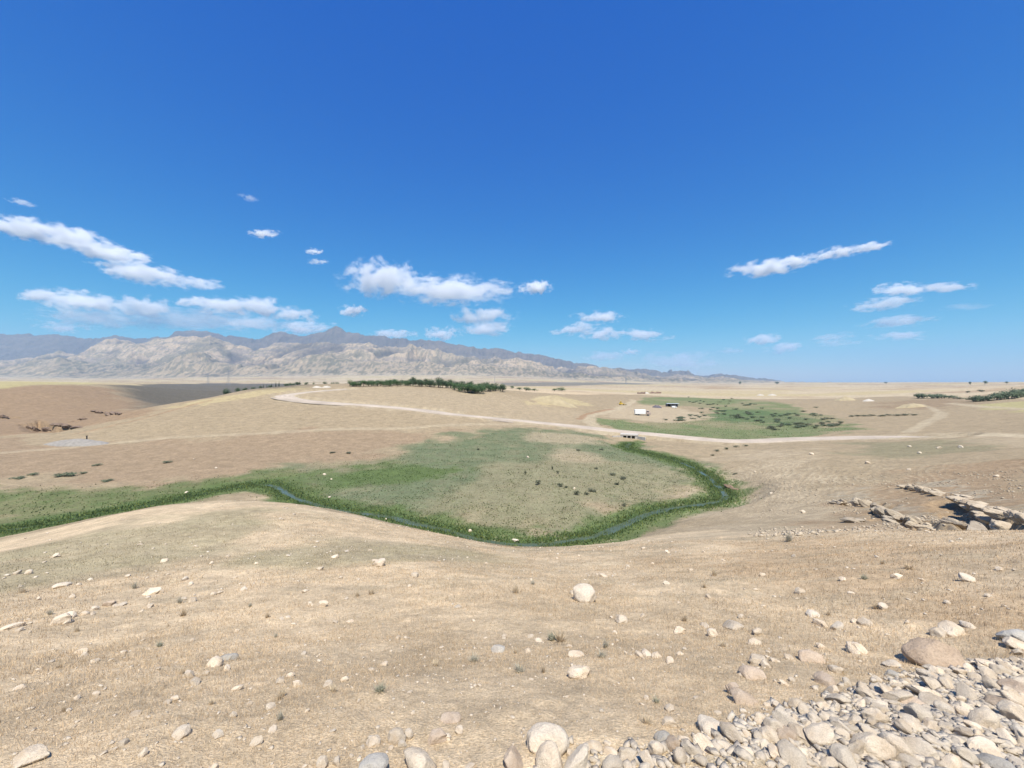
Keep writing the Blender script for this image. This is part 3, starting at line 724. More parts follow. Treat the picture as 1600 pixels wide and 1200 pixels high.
# stones that can be told apart: px, py, width, shape, height factor, label
BIG = [
 (914,931,31,'angular',1.15,"pale blocky boulder standing alone midway down the dry slope", "the lone blocky boulder"),
 (971,967,19,'round',.9,"smooth white oval stone on dry grass just below the lone blocky boulder", "the smooth white oval stone"),
 (1145,976,28,'angular',1.0,"blocky stone with a dark undercut base, above the double slab pair", "the undercut block"),
 (1114,990,17,'round',1.2,"upright egg-shaped stone shaded on one side, beside the undercut blocky stone", "the upright egg stone"),
 (904,1048,32,'round',.85,"low domed pale boulder half sunk in the straw grass, centre of the slope", "the low domed boulder"),
 (900,1019,24,'flat',1.0,"flat pale stone sunk in dry grass right behind the low domed boulder", None),
 (855,1153,62,'round',1.1,"largest rounded boulder at the foot of the picture, pale with grey patches", "the largest rounded boulder"),
 (802,1188,34,'angular',1.3,"upright pinkish stone cut by the picture's lower edge beside the largest rounded boulder", None),
 (655,1186,52,'angular',1.25,"big square-cut slab with striped top and a dark side at the lower edge", "the square-cut slab"),
 (620,1150,27,'round',1.45,"tall egg-shaped stone leaning in a huddle of four near the square-cut slab", "the tall egg-shaped stone"),
 (638,1147,16,'round',1.5,"narrow upright stone tucked behind the tall egg-shaped stone", None),
 (583,1192,42,'round',1.0,"grey rounded boulder cut off by the lower edge, left of the square-cut slab", "the grey rounded boulder"),
 (583,1157,22,'round',1.0,"round pale stone standing over the grey rounded boulder", None),
 (681,1148,28,'angular',1.1,"tan weathered block right behind the square-cut slab", None),
 (704,1117,30,'flat',1.2,"rough tan stone buried in straw above the square-cut slab", None),
 (42,1179,47,'angular',.95,"large pale angular boulder alone at the lower left corner of the slope", "the corner boulder"),
 (283,1142,26,'angular',.9,"angular pale stone, biggest on the lower left slope after the corner boulder", "the angular stone"),
 (336,1035,24,'round',.8,"smooth white boulder of the touching pair on the left slope", "the white pair"),
 (358,1026,22,'flat',1.5,"tilted grey boulder leaning on the smooth white boulder of the pair", None),
 (295,1054,16,'angular',1.1,"dark-sided pointed stone just downhill of the white and grey pair", None),
 (96,967,22,'angular',1.0,"biggest stone of the row of pale rocks near the left margin", "the row of pale rocks"),
 (18,975,26,'flat',1.2,"long flat white stone at the left margin of the slope", "the long flat white stone"),
 (236,923,22,'angular',.9,"wedge-shaped white rock on the olive part of the left slope", "the wedge-shaped white rock"),
 (96,912,20,'flat',1.4,"white slab-like rock in the olive grass high on the left slope", "the white slab rock"),
 (171,942,15,'angular',1.3,"tan pointed rock at the head of the short line of stones on the left slope", None),
 (593,880,17,'angular',1.0,"bright white stone of the cluster on the olive band of the centre slope", "the bright white cluster"),
 (523,869,11,'angular',1.1,"small white block alone high on the middle of the slope", None),
 (779,1013,20,'angular',1.0,"grey faceted stone alone in the straw at the centre of the slope", "the grey faceted stone"),
 (1164,1090,36,'angular',.85,"wide pinkish slab, lower one of the double slab pair", "the double slab pair"),
 (1144,1077,21,'angular',1.8,"upright pinkish slab leaning against the wide lower slab", None),
 (1176,1050,32,'angular',.8,"tilted flat-topped tan rock uphill of the double slab pair", "the tilted tan rock"),
 (1183,1030,26,'round',.9,"pale rounded rock touching the back of the tilted tan rock", None),
 (1110,1132,40,'round',.9,"creamy rounded boulder with a dark hollow beneath at the rubble's edge", "the creamy boulder"),
 (1201,1152,27,'round',1.8,"tall pale boulder standing up out of the rubble edge", "the tall rubble boulder"),
 (1240,1181,46,'round',1.0,"big smooth boulder with shaded side in the lower rubble", None),
 (1225,1143,33,'round',1.0,"tan boulder resting against the tall pale boulder in the rubble", None),
 (1456,1022,62,'angular',.95,"largest brown craggy boulder at the top edge of the rubble", "the brown craggy boulder"),
 (1463,1049,21,'round',.95,"small pale round stone in front of the brown craggy boulder", None),
 (1487,981,34,'round',.8,"smooth oval boulder of the pair above the brown craggy boulder", "the oval boulder pair"),
 (1466,988,21,'round',.9,"smaller pale stone touching the smooth oval boulder", None),
 (1513,974,23,'flat',1.5,"low pale stone just right of the smooth oval boulder", None),
 (1376,1076,34,'flat',1.9,"pointed cream stone casting a clear shadow at the rubble's upper edge", "the pointed cream stone"),
 (1337,1011,33,'angular',.8,"white faceted rock alone on the straw left of the brown craggy boulder", "the white faceted rock"),
 (1393,1032,30,'flat',1.0,"low pale rock sunk in straw between the white faceted rock and the brown boulder", None),
 (1394,1053,17,'angular',1.0,"small greenish grey stone below the low sunken rock", None),
 (1289,1062,26,'round',.9,"tan rounded stone on bare straw above the rubble's left arm", "the tan rounded stone"),
 (1268,1026,31,'flat',1.3,"long tan slab lying flat below the white pair of stones on the right slope", None),
 (1270,956,24,'flat',1.4,"flat-topped pale stone high on the right slope", "the flat-topped pale stone"),
 (1352,971,20,'angular',1.0,"tilted pale stone with a small one stuck to its left side", None),
 (1585,991,36,'flat',1.5,"grey flat rock at the right margin of the slope", "the grey flat rock"),
 (1590,1004,28,'flat',1.2,"white rock tucked below the grey flat rock at the right margin", None),
 (1250,924,14,'round',1.1,"small round white stone alone high on the right slope", "the small round white stone"),
 (1558,1190,40,'angular',1.0,"blue-grey block in the bottom corner of the rubble", "the blue-grey block"),
 (1429,1096,34,'round',.8,"pinkish rounded boulder in the upper middle of the rubble", None),
 (1462,1095,42,'flat',1.5,"broad pale slab rock in the middle of the rubble", None),
 (1568,1096,46,'angular',.9,"large tan block casting shade near the right margin of the rubble", None),
 (1592,1074,40,'angular',1.0,"square tan block at the right margin above the rubble", None),
 (1546,1036,34,'flat',1.2,"long pale slab lying at the rubble's upper right end", None),
 (1053,1163,26,'round',1.3,"flesh-coloured upright stone at the start of the rubble", None),
 (1038,1152,27,'round',1.0,"white and grey mottled stone at the start of the rubble", None),
]
landmarks = []
for px, py, w, shp, h, lab, short in BIG:
    near = 0.0
    if py > 1080: h *= .78
    o = put_stone('boulder' if w > 24 else 'stone', px, py, w * 1.08, shp, h, near=near, tilt=.18, stretch=1.1)
    for word, mt in (('brown', M_BROWNSTONE), ('tan ', M_TANSTONE), ('pinkish', M_TANSTONE), ('flesh', M_TANSTONE), ('grey', M_GREYSTONE)):
        if word in lab.split(' beside')[0].split(' right behind')[0].split(' of the')[0].split(' in front')[0].split(' left of')[0].split(' against')[0].split(' below')[0].split(' above')[0].split(' over the')[0].split(' on the smooth')[0].split(' between')[0].split(' of the pair')[0]:
            o.material_slots[0].link = 'OBJECT'; o.material_slots[0].material = mt; break
    tag(o, lab, 'boulder' if w > 24 else 'stone')
    if short: landmarks.append((px, py, short))

SMALL = """27,895,10 87,867,14 69,877,7 45,894,11 123,913,7 113,931,13 104,971,14 110,961,16 132,958,12 145,958,9 147,951,10 180,945,10 190,943,13 249,924,12 256,875,11 219,849,9 306,853,7 288,904,13 298,911,9 356,869,7 366,901,9 380,919,12 343,925,9 333,928,8 300,937,12 286,935,10 234,946,11 220,954,8 44,967,9 30,984,11 46,987,6 126,1017,18 133,1023,11 84,1015,8 79,1032,12 148,1032,12 193,1018,9 222,999,10 231,1013,8 355,1043,16 304,1065,18 321,1050,12 261,1096,16 271,1091,16 370,1074,18 390,1098,9 364,1117,12 211,1113,18 163,1075,10 150,1084,9 339,1147,18 400,1159,18 192,1161,15 177,1170,12 223,1177,15 333,1198,15 115,1135,8 75,1068,6 30,1072,16
542,860,8 579,859,7 500,888,11 586,875,12 532,902,7 477,922,10 649,899,13 640,915,9 503,943,17 485,943,10 541,935,6 547,969,11 524,971,9 440,966,8 450,963,8 459,974,8 622,996,10 634,996,7 647,986,6 600,1037,14 581,1044,13 788,994,10 758,996,6 436,1064,18 454,1054,12 465,1068,15 538,1061,13 512,1070,14 475,1020,10 463,1040,10 443,1046,7 422,1105,14 426,1138,17 404,1159,10 566,1168,10 627,1162,14 610,1168,11 697,1150,16 718,1140,15 503,1192,22 525,1190,15 476,1195,10 548,1181,8 560,1186,8 697,1197,15 733,1195,20 800,1120,9 646,1114,8 715,946,12 766,1032,6
895,926,11 956,964,7 1004,962,9 960,988,8 1062,985,19 1100,974,20 1182,986,20 1179,1003,22 1042,910,11 1107,932,11 1158,963,10 943,898,14 1011,1018,22 1000,1021,16 1026,1024,15 978,1019,7 1071,1013,8 1063,1021,11 1047,1032,12 890,1009,10 829,994,11 841,999,16 787,996,9 825,1017,10 886,1087,9 1080,1077,8 1087,1088,12 1047,1105,18 1045,1127,22 1101,1081,6 1160,1053,12 1195,1039,15 1122,1113,12 1188,1119,17 1138,1146,22 927,1163,26 954,1172,22 949,1160,12 891,1175,18 850,1187,16 1048,1162,18 1068,1153,24 1158,1158,30 1170,1149,25
1193,945,9 1283,972,22 1309,979,20 1337,970,11 1282,1009,14 1211,1030,14 1234,1026,16 1306,1045,20 1324,1066,17 1226,1067,15 1237,1062,9 1300,1079,22 1370,1060,14 1591,1018,18 1567,1047,30 1379,947,14 1402,900,18 1510,904,18 1561,888,12 1316,904,12 1192,897,11 1201,1100,14 1214,1102,14 1247,1101,27
905,868,5 1043,862,9 1005,857,6 1100,862,5 870,872,6 760,880,5 1020,880,6 980,885,7 830,905,6 700,905,6 560,905,6 1080,890,7 1130,875,6 1240,868,8 1440,905,9 1480,940,10 1545,930,9 1420,935,8 1330,925,9 1180,920,8 1060,940,8 860,960,7 740,970,7 690,1010,8 560,1095,9 640,1080,9 750,1070,9 830,1060,8 990,1060,9 1010,1090,10 940,1110,9 300,1000,8 410,1000,9 370,985,8 180,985,8 60,1045,9 120,1090,10 480,1110,9 520,1140,10 140,905,7 200,900,7 400,880,7 450,868,6 330,880,7 60,935,8"""
def where(px, py):
    best = min(landmarks, key=lambda L: math.hypot((L[0] - px), (L[1] - py) * 1.6))
    dx, dy = px - best[0], (py - best[1]) * 1.6
    d = math.hypot(dx, dy)
    far = 'close by' if d < 45 else ('a little way' if d < 110 else 'well')
    if abs(dx) > 1.6 * abs(dy): s = 'right of' if dx > 0 else 'left of'
    elif abs(dy) > 1.6 * abs(dx): s = 'downhill side towards the viewer from' if dy > 0 else 'farther down the slope than'
    else: s = ('near side and ' if dy > 0 else 'far side and ') + ('right of' if dx > 0 else 'left of')
    s = s.replace('downhill side towards the viewer from', 'nearer than').replace('near side and', 'nearer and').replace('far side and', 'farther and').replace('farther down the slope than', 'farther than')
    return far, s, best[2]
small = []
for tok in SMALL.split():
    px, py, w = map(float, tok.split(','))
    o = put_stone('stone', px, py, w, h=RND.uniform(.8, 1.15))
    far, s, L_ = where(px, py)
    size = 'tiny' if w < 8 else ('small' if w < 13 else 'middling')
    lab = f"{size} pale stone {far} {s} {L_}"
    small.append((o, lab))
cnt = {}
for o, lab in small: cnt[lab] = cnt.get(lab, 0) + 1
for o, lab in small:
    tag(o, lab, 'stone', lab.split(' pale ')[0] + ' stones ' + lab.split(' stone ')[1] if cnt[lab] > 1 else 'loose stones on the dry slope')

# stones farther off, on the valley floor and the far banks
FARST = [(735,829,7,"white stone at the stream's edge, left of the upright one"),(805,843,11,"upright white boulder standing at the stream's lowest bend"),(507,741,5,"white stone in the bright green patch beside the left pool"),(518,748,4,"low white stone just below another in the bright green patch"),
 (291,769,5,"lone white stone on the left green bank of the stream"),(580,803,6,"grey stone in the water of the middle stream reach"),(603,811,4,"small white stone on the near green bank of the stream"),(897,763,5,"white stone among the dark thistles of the meadow"),(515,777,4,"white stone on the green bank across from the pool"),
 (1268,709,7,"pale rock alone on the pale slope under the road"),(1356,722,8,"white rock on the spur below the green strip by the road"),(1421,697,6,"white stone under the road, leftmost of a row of three"),(1467,699,7,"white stone under the road, middle of a row of three"),(1500,698,7,"white stone under the road, rightmost of a row of three"),(1436,707,7,"flat white stone just below the row of three by the road"),(1557,743,8,"white stone alone on the brown spur above the big ledge"),
 (1180,737,4,"small stone on the trampled bank beside the stream"),(1205,770,5,"stone low on the pale trampled bank"),(1255,800,6,"stone at the foot of the pale trampled bank"),(1420,733,5,"pale stone above the grey rock ledge of the spur"),(303,717,3,"white stone on the pink slope across the stream"),(338,731,4,"white stone at the foot of the pink slope"),(440,811,8,"pale stone on the crest of the near slope above the pool"),(825,714,6,"white stone in the bare part of the meadow")]
for px, py, w, lab in FARST:
    o = put_stone('stone', px, py, w, 'angular', 1.1, near=20 if px != 440 else 0)
    tag(o, lab, 'stone')

# the rubble tipped over the edge of the fill
RUB = np.array([(830,1215),(870,1194),(960,1182),(1005,1178),(1060,1172),(1110,1168),(1180,1130),(1240,1112),(1330,1092),(1400,1066),(1450,1052),(1530,1034),(1610,1032),(1700,1045),(1700,1215)], float)
def in_poly(x, y, P):
    c = False
    for k in range(len(P)):
        ax, ay = P[k]; bx, by = P[(k + 1) % len(P)]
        if (ay > y) != (by > y) and x < (bx - ax) * (y - ay) / (by - ay) + ax: c = not c
    return c
rubw = hits(RUB, fn=terrain, far=12)
rx0, ry0 = rubw.min(0); rx1, ry1 = rubw.max(0)
pts = []
tries = 0
big_xy = []
while len(pts) < 292 and tries < 60000:
    tries += 1
    x = RND.uniform(rx0, rx1); y = RND.uniform(max(ry0, 1.75), ry1)
    if not in_poly(x, y, rubw): continue
    if abs(x) / y > 1.52: continue
    s = .055 + .13 * RND.random() ** 2.0
    if any((x - a) ** 2 + (y - b) ** 2 < (.40 * (s + c)) ** 2 for a, b, c in pts): continue
    pts.append((x, y, s))
pz = terrain(np.array([p[0] for p in pts]), np.array([p[1] for p in pts]))
for (x, y, s), z in zip(pts, pz):
    me = RND.choice(SHAPES[RND.choice(['angular', 'angular', 'round', 'flat'])])
    o = bpy.data.objects.new('rubble_stone', me); COL.objects.link(o)
    o.scale = (s * 1.15, s * RND.uniform(.85, 1.15), s * RND.uniform(.85, 1.1))
    o.rotation_euler = (RND.uniform(-.6, .6), RND.uniform(-.6, .6), RND.uniform(0, 6.28))
    o.location = (x, y, z + s * RND.uniform(.10, .34))
    px = 800 + F * x / y
    part = 'left arm' if px < 1250 else ('middle' if px < 1430 else 'right end')
    sz = 'big' if s > .12 else ('middling' if s > .08 else 'small')
    tag(o, f"{sz} cream stone among the tipped rubble, in its {part}", 'stone', f"{sz} stones in the {part} of the rubble")

def scatter_stones(name, xs, ys, ss, mat):
    """many small chips as one sheet of gravel"""
    base = []
    for k in range(5):
        bm = bmesh.new(); bmesh.ops.create_icosphere(bm, subdivisions=1, radius=.5)
        co = np.array([v.co[:] for v in bm.verts]); fc = np.array([[v.index for v in f.verts] for f in bm.faces]); bm.free()
        co *= 1 + (np.random.default_rng(k).random((len(co), 1)) - .5) * .95
        base.append((co * np.array([1.15, .55 + .12 * k, .42 + .1 * (k % 3)]), fc))
    zs_ = terrain(xs, ys)
    V = []; Fc = []; off = 0
    ang = rng.random(len(xs)) * 6.28
    for i in range(len(xs)):
        co, fc = base[i % 5]
        ca, sa = math.cos(ang[i]), math.sin(ang[i])
        p = co * ss[i]
        V.append(np.stack([p[:, 0] * ca - p[:, 1] * sa + xs[i], p[:, 0] * sa + p[:, 1] * ca + ys[i], p[:, 2] + zs_[i] + ss[i] * .16], 1))
        Fc.append(fc + off); off += len(co)
    return mesh_obj(name, np.concatenate(V), np.concatenate(Fc), mat)
gx_, gy_ = [], []
while len(gx_) < 7000:
    x = RND.uniform(rx0, rx1); y = RND.uniform(1.7, ry1)
    if in_poly(x + RND.gauss(0, .1), y + RND.gauss(0, .08), rubw): gx_.append(x); gy_.append(y)
gs_ = .016 + .058 * rng.random(len(gx_)) ** 2.2
gr = scatter_stones('gravel', np.array(gx_), np.array(gy_), gs_, M_STONE)
tag(gr, "cream gravel chips filling the gaps of the tipped rubble", 'gravel', kind='stuff')
# scattered chips over the slope
m_ = 2600
rad = np.exp(rng.uniform(math.log(1.9), math.log(40), m_)); az = rng.uniform(-.93, .93, m_)
xs = rad * np.sin(az); ys = rad * np.cos(az)
keep = fbm(xs / 2.2, ys / 2.2, 701, 3) + rng.normal(0, .07, m_) > .52
xs, ys, rad = xs[keep], ys[keep], rad[keep]
ch = scatter_stones('scattered_gravel', xs, ys, (.004 + .0085 * rng.random(len(xs)) ** 2) * np.minimum(rad, 25) ** .8, M_STONE)
tag(ch, "small pale chips strewn over the dry slope", 'gravel', kind='stuff')

# broken pale stone strewn over the spur and along the slope's edge
m_ = 9000
px_ = rng.uniform(1180, 1640, m_); py_ = rng.uniform(735, 838, m_)
q_ = fbm(px_ / 60, py_ / 9, 711, 4) + .5 * np.exp(-((py_ - 829) / 5) ** 2) * (px_ < 1420) + rng.normal(0, .05, m_)
k = (q_ > .585); px_, py_ = px_[k], py_[k]
yy_ = np.geomspace(20, 110, 400)
Hs = terrain((px_[:, None] - 800) / F * yy_[None], np.repeat(yy_[None], len(px_), 0))
vis = Hs >= -(py_[:, None] - HOR) / F * yy_[None]
ki = np.where(vis.any(1), vis.argmax(1), 0); k = ki > 0
Yp = yy_[ki[k]]; Xp = (px_[k] - 800) / F * Yp
Xp = Xp + rng.normal(0, .5, len(Xp)); Yp = Yp + rng.normal(0, .6, len(Yp))
sg = scatter_stones('spur_gravel', Xp, Yp, .06 + .26 * rng.random(len(Xp)) ** 3, M_LEDGE)
tag(sg, "broken pale stone strewn over the rocky spur", 'gravel', kind='stuff')

# ------------------------------------------------------------------ rock ledges on the spur
def ledge(px0, py0, px1, py1, h, depth, lab, lumps=9, seed=1, name='rock_outcrop', near=24, over=.8, mat=None):
    """a broken, overhanging ledge from one end to the other: blocky lumps fused in one body"""
    a = ground(px0, py0, near); b = ground(px1, py1, near)
    L = np.linalg.norm((b - a)[:2])
    r = random.Random(seed)
    cx, cy, cz = (a + b) / 2
    d = (b - a)[:2] / L; ang = math.atan2(d[1], d[0])
    V = []; Fc = []; off = 0
    for i in range(lumps):
        t = (i + .5) / lumps
        s = L / lumps * r.uniform(1.0, 1.7)
        bm = bmesh.new(); bmesh.ops.create_icosphere(bm, subdivisions=4, radius=1)
        co = np.array([v.co[:] for v in bm.verts]); fc = np.array([[v.index for v in f.verts] for f in bm.faces]); bm.free()
        n0 = co.copy()
        for _ in range(10):
            n_ = np.array([r.gauss(0, 1), r.gauss(0, 1), r.gauss(0, .9)]); n_ /= np.linalg.norm(n_)
            e = co @ n_ - r.uniform(.5, .85); m = e > 0; co[m] -= np.outer(e[m], n_)
        co *= (1 + (fbm(n0[:, 0] * 5 + i, n0[:, 1] * 5 + n0[:, 2] * 9, seed, 4) - .5) * .36)[:, None]
        co = co * np.array([s * r.uniform(.5, .8), depth * r.uniform(.5, .8), h * r.uniform(.30, .5)])
        co[:, 1] -= np.maximum(co[:, 2], -h * .1) * over                 # leans out over its foot
        gxy = a[:2] + (b - a)[:2] * t
        g = float(terrain(np.array([gxy[0]]), np.array([gxy[1]]))[0])
        p = np.array([(t - .5) * L, r.uniform(-.6, .6) * depth, g - cz + h * r.uniform(.0, .16)])
        co = co * np.array([1, 1, .45 + .75 * math.sin(math.pi * t)])
        V.append(co + p); Fc.append(fc + off); off += len(co)
    o = mesh_obj(name, np.concatenate(V), np.concatenate(Fc), mat or M_LEDGE, smooth=True)
    o.location = (cx, cy, cz); o.rotation_euler = (0, 0, ang)
    tag(o, lab, 'outcrop')
    return o
ledge(1302,788,1338,785,1.15,1.0,"dark broken ledge at the left tip of the rocky spur",11,11)
ledge(1338,783,1374,796,1.3,1.0,"arched ledge over a bare hollow on the rocky spur",13,12)
ledge(1374,798,1414,813,1.25,1.1,"broken rock band stepping down from the arched ledge",14,13)
ledge(1413,815,1462,829,1.0,1.0,"low shattered ledge at the spur's foot, middle of its lower edge",16,14)
ledge(1420,761,1474,774,1.2,1.3,"pale-topped upper ledge with a shaded underside on the spur",15,15)
ledge(1500,774,1552,801,.85,1.2,"upper part of the long shaded scarp on the spur",18,16)
ledge(1545,798,1660,834,1.15,1.3,"lower part of the long shaded scarp at the right margin",20,17)
ledge(1480,818,1512,831,.8,1.0,"rounded grey outcrop just above the slope's edge on the spur",12,18)
ledge(1515,831,1548,834,.5,.8,"small grey outcrop at the slope's edge under the long scarp",4,19)
ledge(1134,760,1148,766,1.4,1.4,"dark earthy overhang at the outside of the stream's right bend",4,20,mat=M_EARTH)
ledge(1330,817,1352,813,.7,1.0,"thin low ledge under the broken rock band of the spur",4,21)
for (x0,y0,x1,y1,h,lab,sd) in [(48,662,80,664,2.6,"dark cave-like bank cut into the brown hillside on the left",31),(82,668,122,669,1.6,"long low broken bank beside the cave-like cut",32),(150,642,168,648,2.2,"upper rubbly outcrop of the pair on the left brown hillside",33),(170,646,190,648,2.6,"lower dark outcrop of the pair on the left brown hillside",34),(-6,653,13,653,1.6,"small dark bank at the left margin of the brown hillside",35),(122,656,136,655,1.4,"small dark cut above the long low broken bank",36)]:
    ledge(x0,y0,x1,y1,h*(1.9 if x0 < 60 else 1.2),2.6,lab,5,sd,'earth_bank',60,.45,M_EARTH)
# ------------------------------------------------------------------ grasses
def blade_mesh(name, x, y, z, h, w, cols, lean, mat, fan=1):
    """upright blades (one tapering triangle each), leaning at random"""
    n_ = len(x)
    a = rng.random(n_) * 6.283; la = rng.random(n_) * 6.283
    l = lean * rng.random(n_)
    dx = np.cos(a) * w * .5; dy = np.sin(a) * w * .5
    tx = x + np.cos(la) * h * l; ty = y + np.sin(la) * h * l; tz = z + h * np.sqrt(np.maximum(1 - l * l, .05))
    V = np.empty((n_, 3, 3))
    V[:, 0] = np.stack([x - dx, y - dy, z - .01 * h], 1); V[:, 1] = np.stack([x + dx, y + dy, z - .01 * h], 1); V[:, 2] = np.stack([tx, ty, tz], 1)
    cc = np.repeat(cols, 3, axis=0)
    return mesh_obj(name, V.reshape(-1, 3), np.arange(n_ * 3).reshape(-1, 3), mat, cols=cc)

def leaf_mat(name, transl=.3, rough=.8):
    m, t, b = new_mat(name)
    at = t.nodes.new('ShaderNodeVertexColor'); at.layer_name = 'Col'
    b.inputs['Roughness'].default_value = rough; b.inputs['Specular IOR Level'].default_value = .12
    t.links.new(at.outputs[0], b.inputs['Base Color'])
    tr = t.nodes.new('ShaderNodeBsdfTranslucent'); t.links.new(at.outputs[0], tr.inputs[0])
    mi = t.nodes.new('ShaderNodeMixShader'); mi.inputs[0].default_value = transl
    t.links.new(b.outputs[0], mi.inputs[1]); t.links.new(tr.outputs[0], mi.inputs[2])
    t.links.new(mi.outputs[0], t.nodes['Material Output'].inputs[0])
    return m
M_BLADE = leaf_mat("dry_blades", .35)
M_LEAF = leaf_mat("green_leaves", .48)

# dry stubble on the slope: evenly dense as seen from the path, thinning downhill
n_ = 330000
rad = np.exp(rng.uniform(math.log(1.55), math.log(26), n_)); az = rng.uniform(-1.12, 1.12, n_)
x = rad * np.sin(az); y = rad * np.cos(az)
dens = .35 + 1.1 * sstep(.35, .65, fbm(x / 1.4, y / 1.4, 801, 3))
px_ = 800 + F * x / y
inr = poly_sd(x, y, rubw) > .05
k = (rng.random(n_) < dens) & ~inr
x, y, rad = x[k], y[k], rad[k]
z = terrain(x, y)
gcb = ground_color(x, y, z)
tone = rng.random(len(x))
cols = gcb * (.86 + .55 * tone[:, None]) * np.where(rng.random(len(x)) < .10, .72, 1.0)[:, None]
cols = np.clip(cols * np.array((1.12, 1.11, 1.10)), 0, .8)
h = (.014 + .030 * rng.random(len(x))) * np.clip(rad / 4, .42, 1.9)
w = .0022 * np.clip(rad / 2.6, 1, 9) * (.7 + .6 * rng.random(len(x)))
dg = blade_mesh('dry_grass', x, y, z, h, w, cols, .95, M_BLADE)
tag(dg, "dry straw-coloured stubble over the near slope", 'grass', kind='stuff')

# a few grey-green dry thistles standing in the stubble
# meadow and bank grasses: tussocks
def zone_mask(x, y, nm):
    for n2, col, st, soft, P in zones:
        if n2 == nm: return sstep(-soft, soft, poly_sd(x, y, P))
n_ = 150000
rad = np.exp(rng.uniform(math.log(52), math.log(300), n_)); az = rng.uniform(-.95, .95, n_)
x = rad * np.sin(az); y = rad * np.cos(az)
g = np.maximum.reduce([zone_mask(x, y, q_) for q_ in ('meadow', 'greenleft', 'basin')])
k = rng.random(n_) < g * (.25 + .9 * sstep(.4, .62, fbm(x / 3, y / 3, 811, 3)))
x, y, rad = x[k], y[k], rad[k]
ds, _ = seg_dist(x, y, stream); dr, _ = seg_dist(x, y, road)
k = (ds > 1.6) & (dr > 6.5); x, y, rad = x[k], y[k], rad[k]
z = terrain(x, y); gcb = ground_color(x, y, z)
cols = gcb * (1.1 + .5 * rng.random(len(x)))[:, None] * np.array((.97, 1.05, .95))
h = .06 + .20 * rng.random(len(x)) ** 2 + .0005 * rad
mg = blade_mesh('meadow_grass', x, y, z, h, h * .9 + .06, cols, .97, M_LEAF)
tag(mg, "olive green grass tussocks over the valley meadow", 'grass', kind='stuff')

# rushes and cress choking the stream
n_ = 60000
i = rng.integers(0, len(stream) - 1, n_); t_ = rng.random(n_)
P_ = stream[i] * (1 - t_[:, None]) + stream[i + 1] * t_[:, None]
off = rng.normal(0, 1.9, n_); ang = rng.random(n_) * 6.28
x = P_[:, 0] + np.cos(ang) * off; y = P_[:, 1] + np.sin(ang) * off
ds, _ = seg_dist(x, y, stream)
open_ = sstep(.57, .64, fbm(x / 9 + 2, y / 9, 821, 2))          # reaches of open water
k = (ds > .45 * open_) & (rng.random(n_) < .95)
x, y, ds = x[k], y[k], ds[k]
z = terrain(x, y)
z = np.maximum(z, -30)
base_ = np.array((.165, .225, .085))
cols = base_[None] * (.55 + .9 * rng.random((len(x), 1))) * np.where(rng.random((len(x), 1)) < .25, np.array([[1.35, 1.15, .9]]), 1.0)
h = .08 + .28 * rng.random(len(x)) * np.exp(-(ds / 4) ** 2)
rd = blade_mesh('stream_reeds', x, y, z, h + .15, .12 + .18 * rng.random(len(x)), cols, .985, M_LEAF)
tag(rd, "bright green rushes and cress along the stream bed", 'reeds', kind='stuff')

# ------------------------------------------------------------------ shrubs and trees
def leaf_cloud(centers, radii, n_, size, col, seed, flat=1.0, var=.5, up=.95):
    """leaf-sized cards spread through several lobes: vertices, faces, colours"""
    r = np.random.default_rng(seed)
    centers = np.array(centers, float); radii = np.array(radii, float)
    wv = radii ** 2; wv = wv / wv.sum()
    ci = r.choice(len(centers), n_, p=wv)
    d = r.normal(0, 1, (n_, 3)); d /= np.linalg.norm(d, axis=1)[:, None]
    rr_ = r.random(n_) ** .30
    rr_ *= 1 + .25 * np.sin(d[:, 0] * 7 + ci) * np.cos(d[:, 1] * 6 + 2 * ci)
    p = centers[ci] + d * (rr_ * radii[ci])[:, None] * np.array([1, 1, flat])
    nrm = d * .7 + r.normal(0, .45, (n_, 3)) + np.array([0, 0, up]); nrm /= np.linalg.norm(nrm, axis=1)[:, None]
    t1 = np.cross(nrm, r.normal(0, 1, (n_, 3))); t1 /= np.linalg.norm(t1, axis=1)[:, None] + 1e-9
    t2 = np.cross(nrm, t1)
    s = size * (.6 + .8 * r.random(n_))[:, None]
    V = np.stack([p - t1 * s, p + t2 * s * .6, p + t1 * s, p - t2 * s * .6], 1).reshape(-1, 3)
    Fq = np.arange(n_ * 4).reshape(-1, 4)
    clump = fbm(p[:, 0] / (radii.mean() * .6) + seed, p[:, 1] / (radii.mean() * .6) + p[:, 2], seed, 2)
    c = np.array(col)[None] * (1 - var / 2 + var * r.random((n_, 1))) * (.72 + .56 * clump[:, None])
    return V, Fq, np.repeat(c, 4, axis=0)

def limb(path, r0, r1, sides=6):
    path = np.array(path, float); V = []; Fq = []
    for k, p in enumerate(path):
        r_ = r0 + (r1 - r0) * k / (len(path) - 1)
        for s in range(sides):
            a = 6.2832 * s / sides
            V.append((p[0] + r_ * math.cos(a), p[1] + r_ * math.sin(a), p[2]))
    for k in range(len(path) - 1):
        for s in range(sides):
            a = k * sides + s; b = k * sides + (s + 1) % sides
            Fq.append((a, b, b + sides, a + sides))
    return np.array(V), np.array(Fq)
M_BARK = plain("bark", (.16, .125, .095), .9, var=.3, scale=3)

def join(parts):
    V = []; Fq = []; off = 0
    for v, f in parts:
        V.append(v); Fq.append(f + off); off += len(v)
    return np.concatenate(V), np.concatenate(Fq)

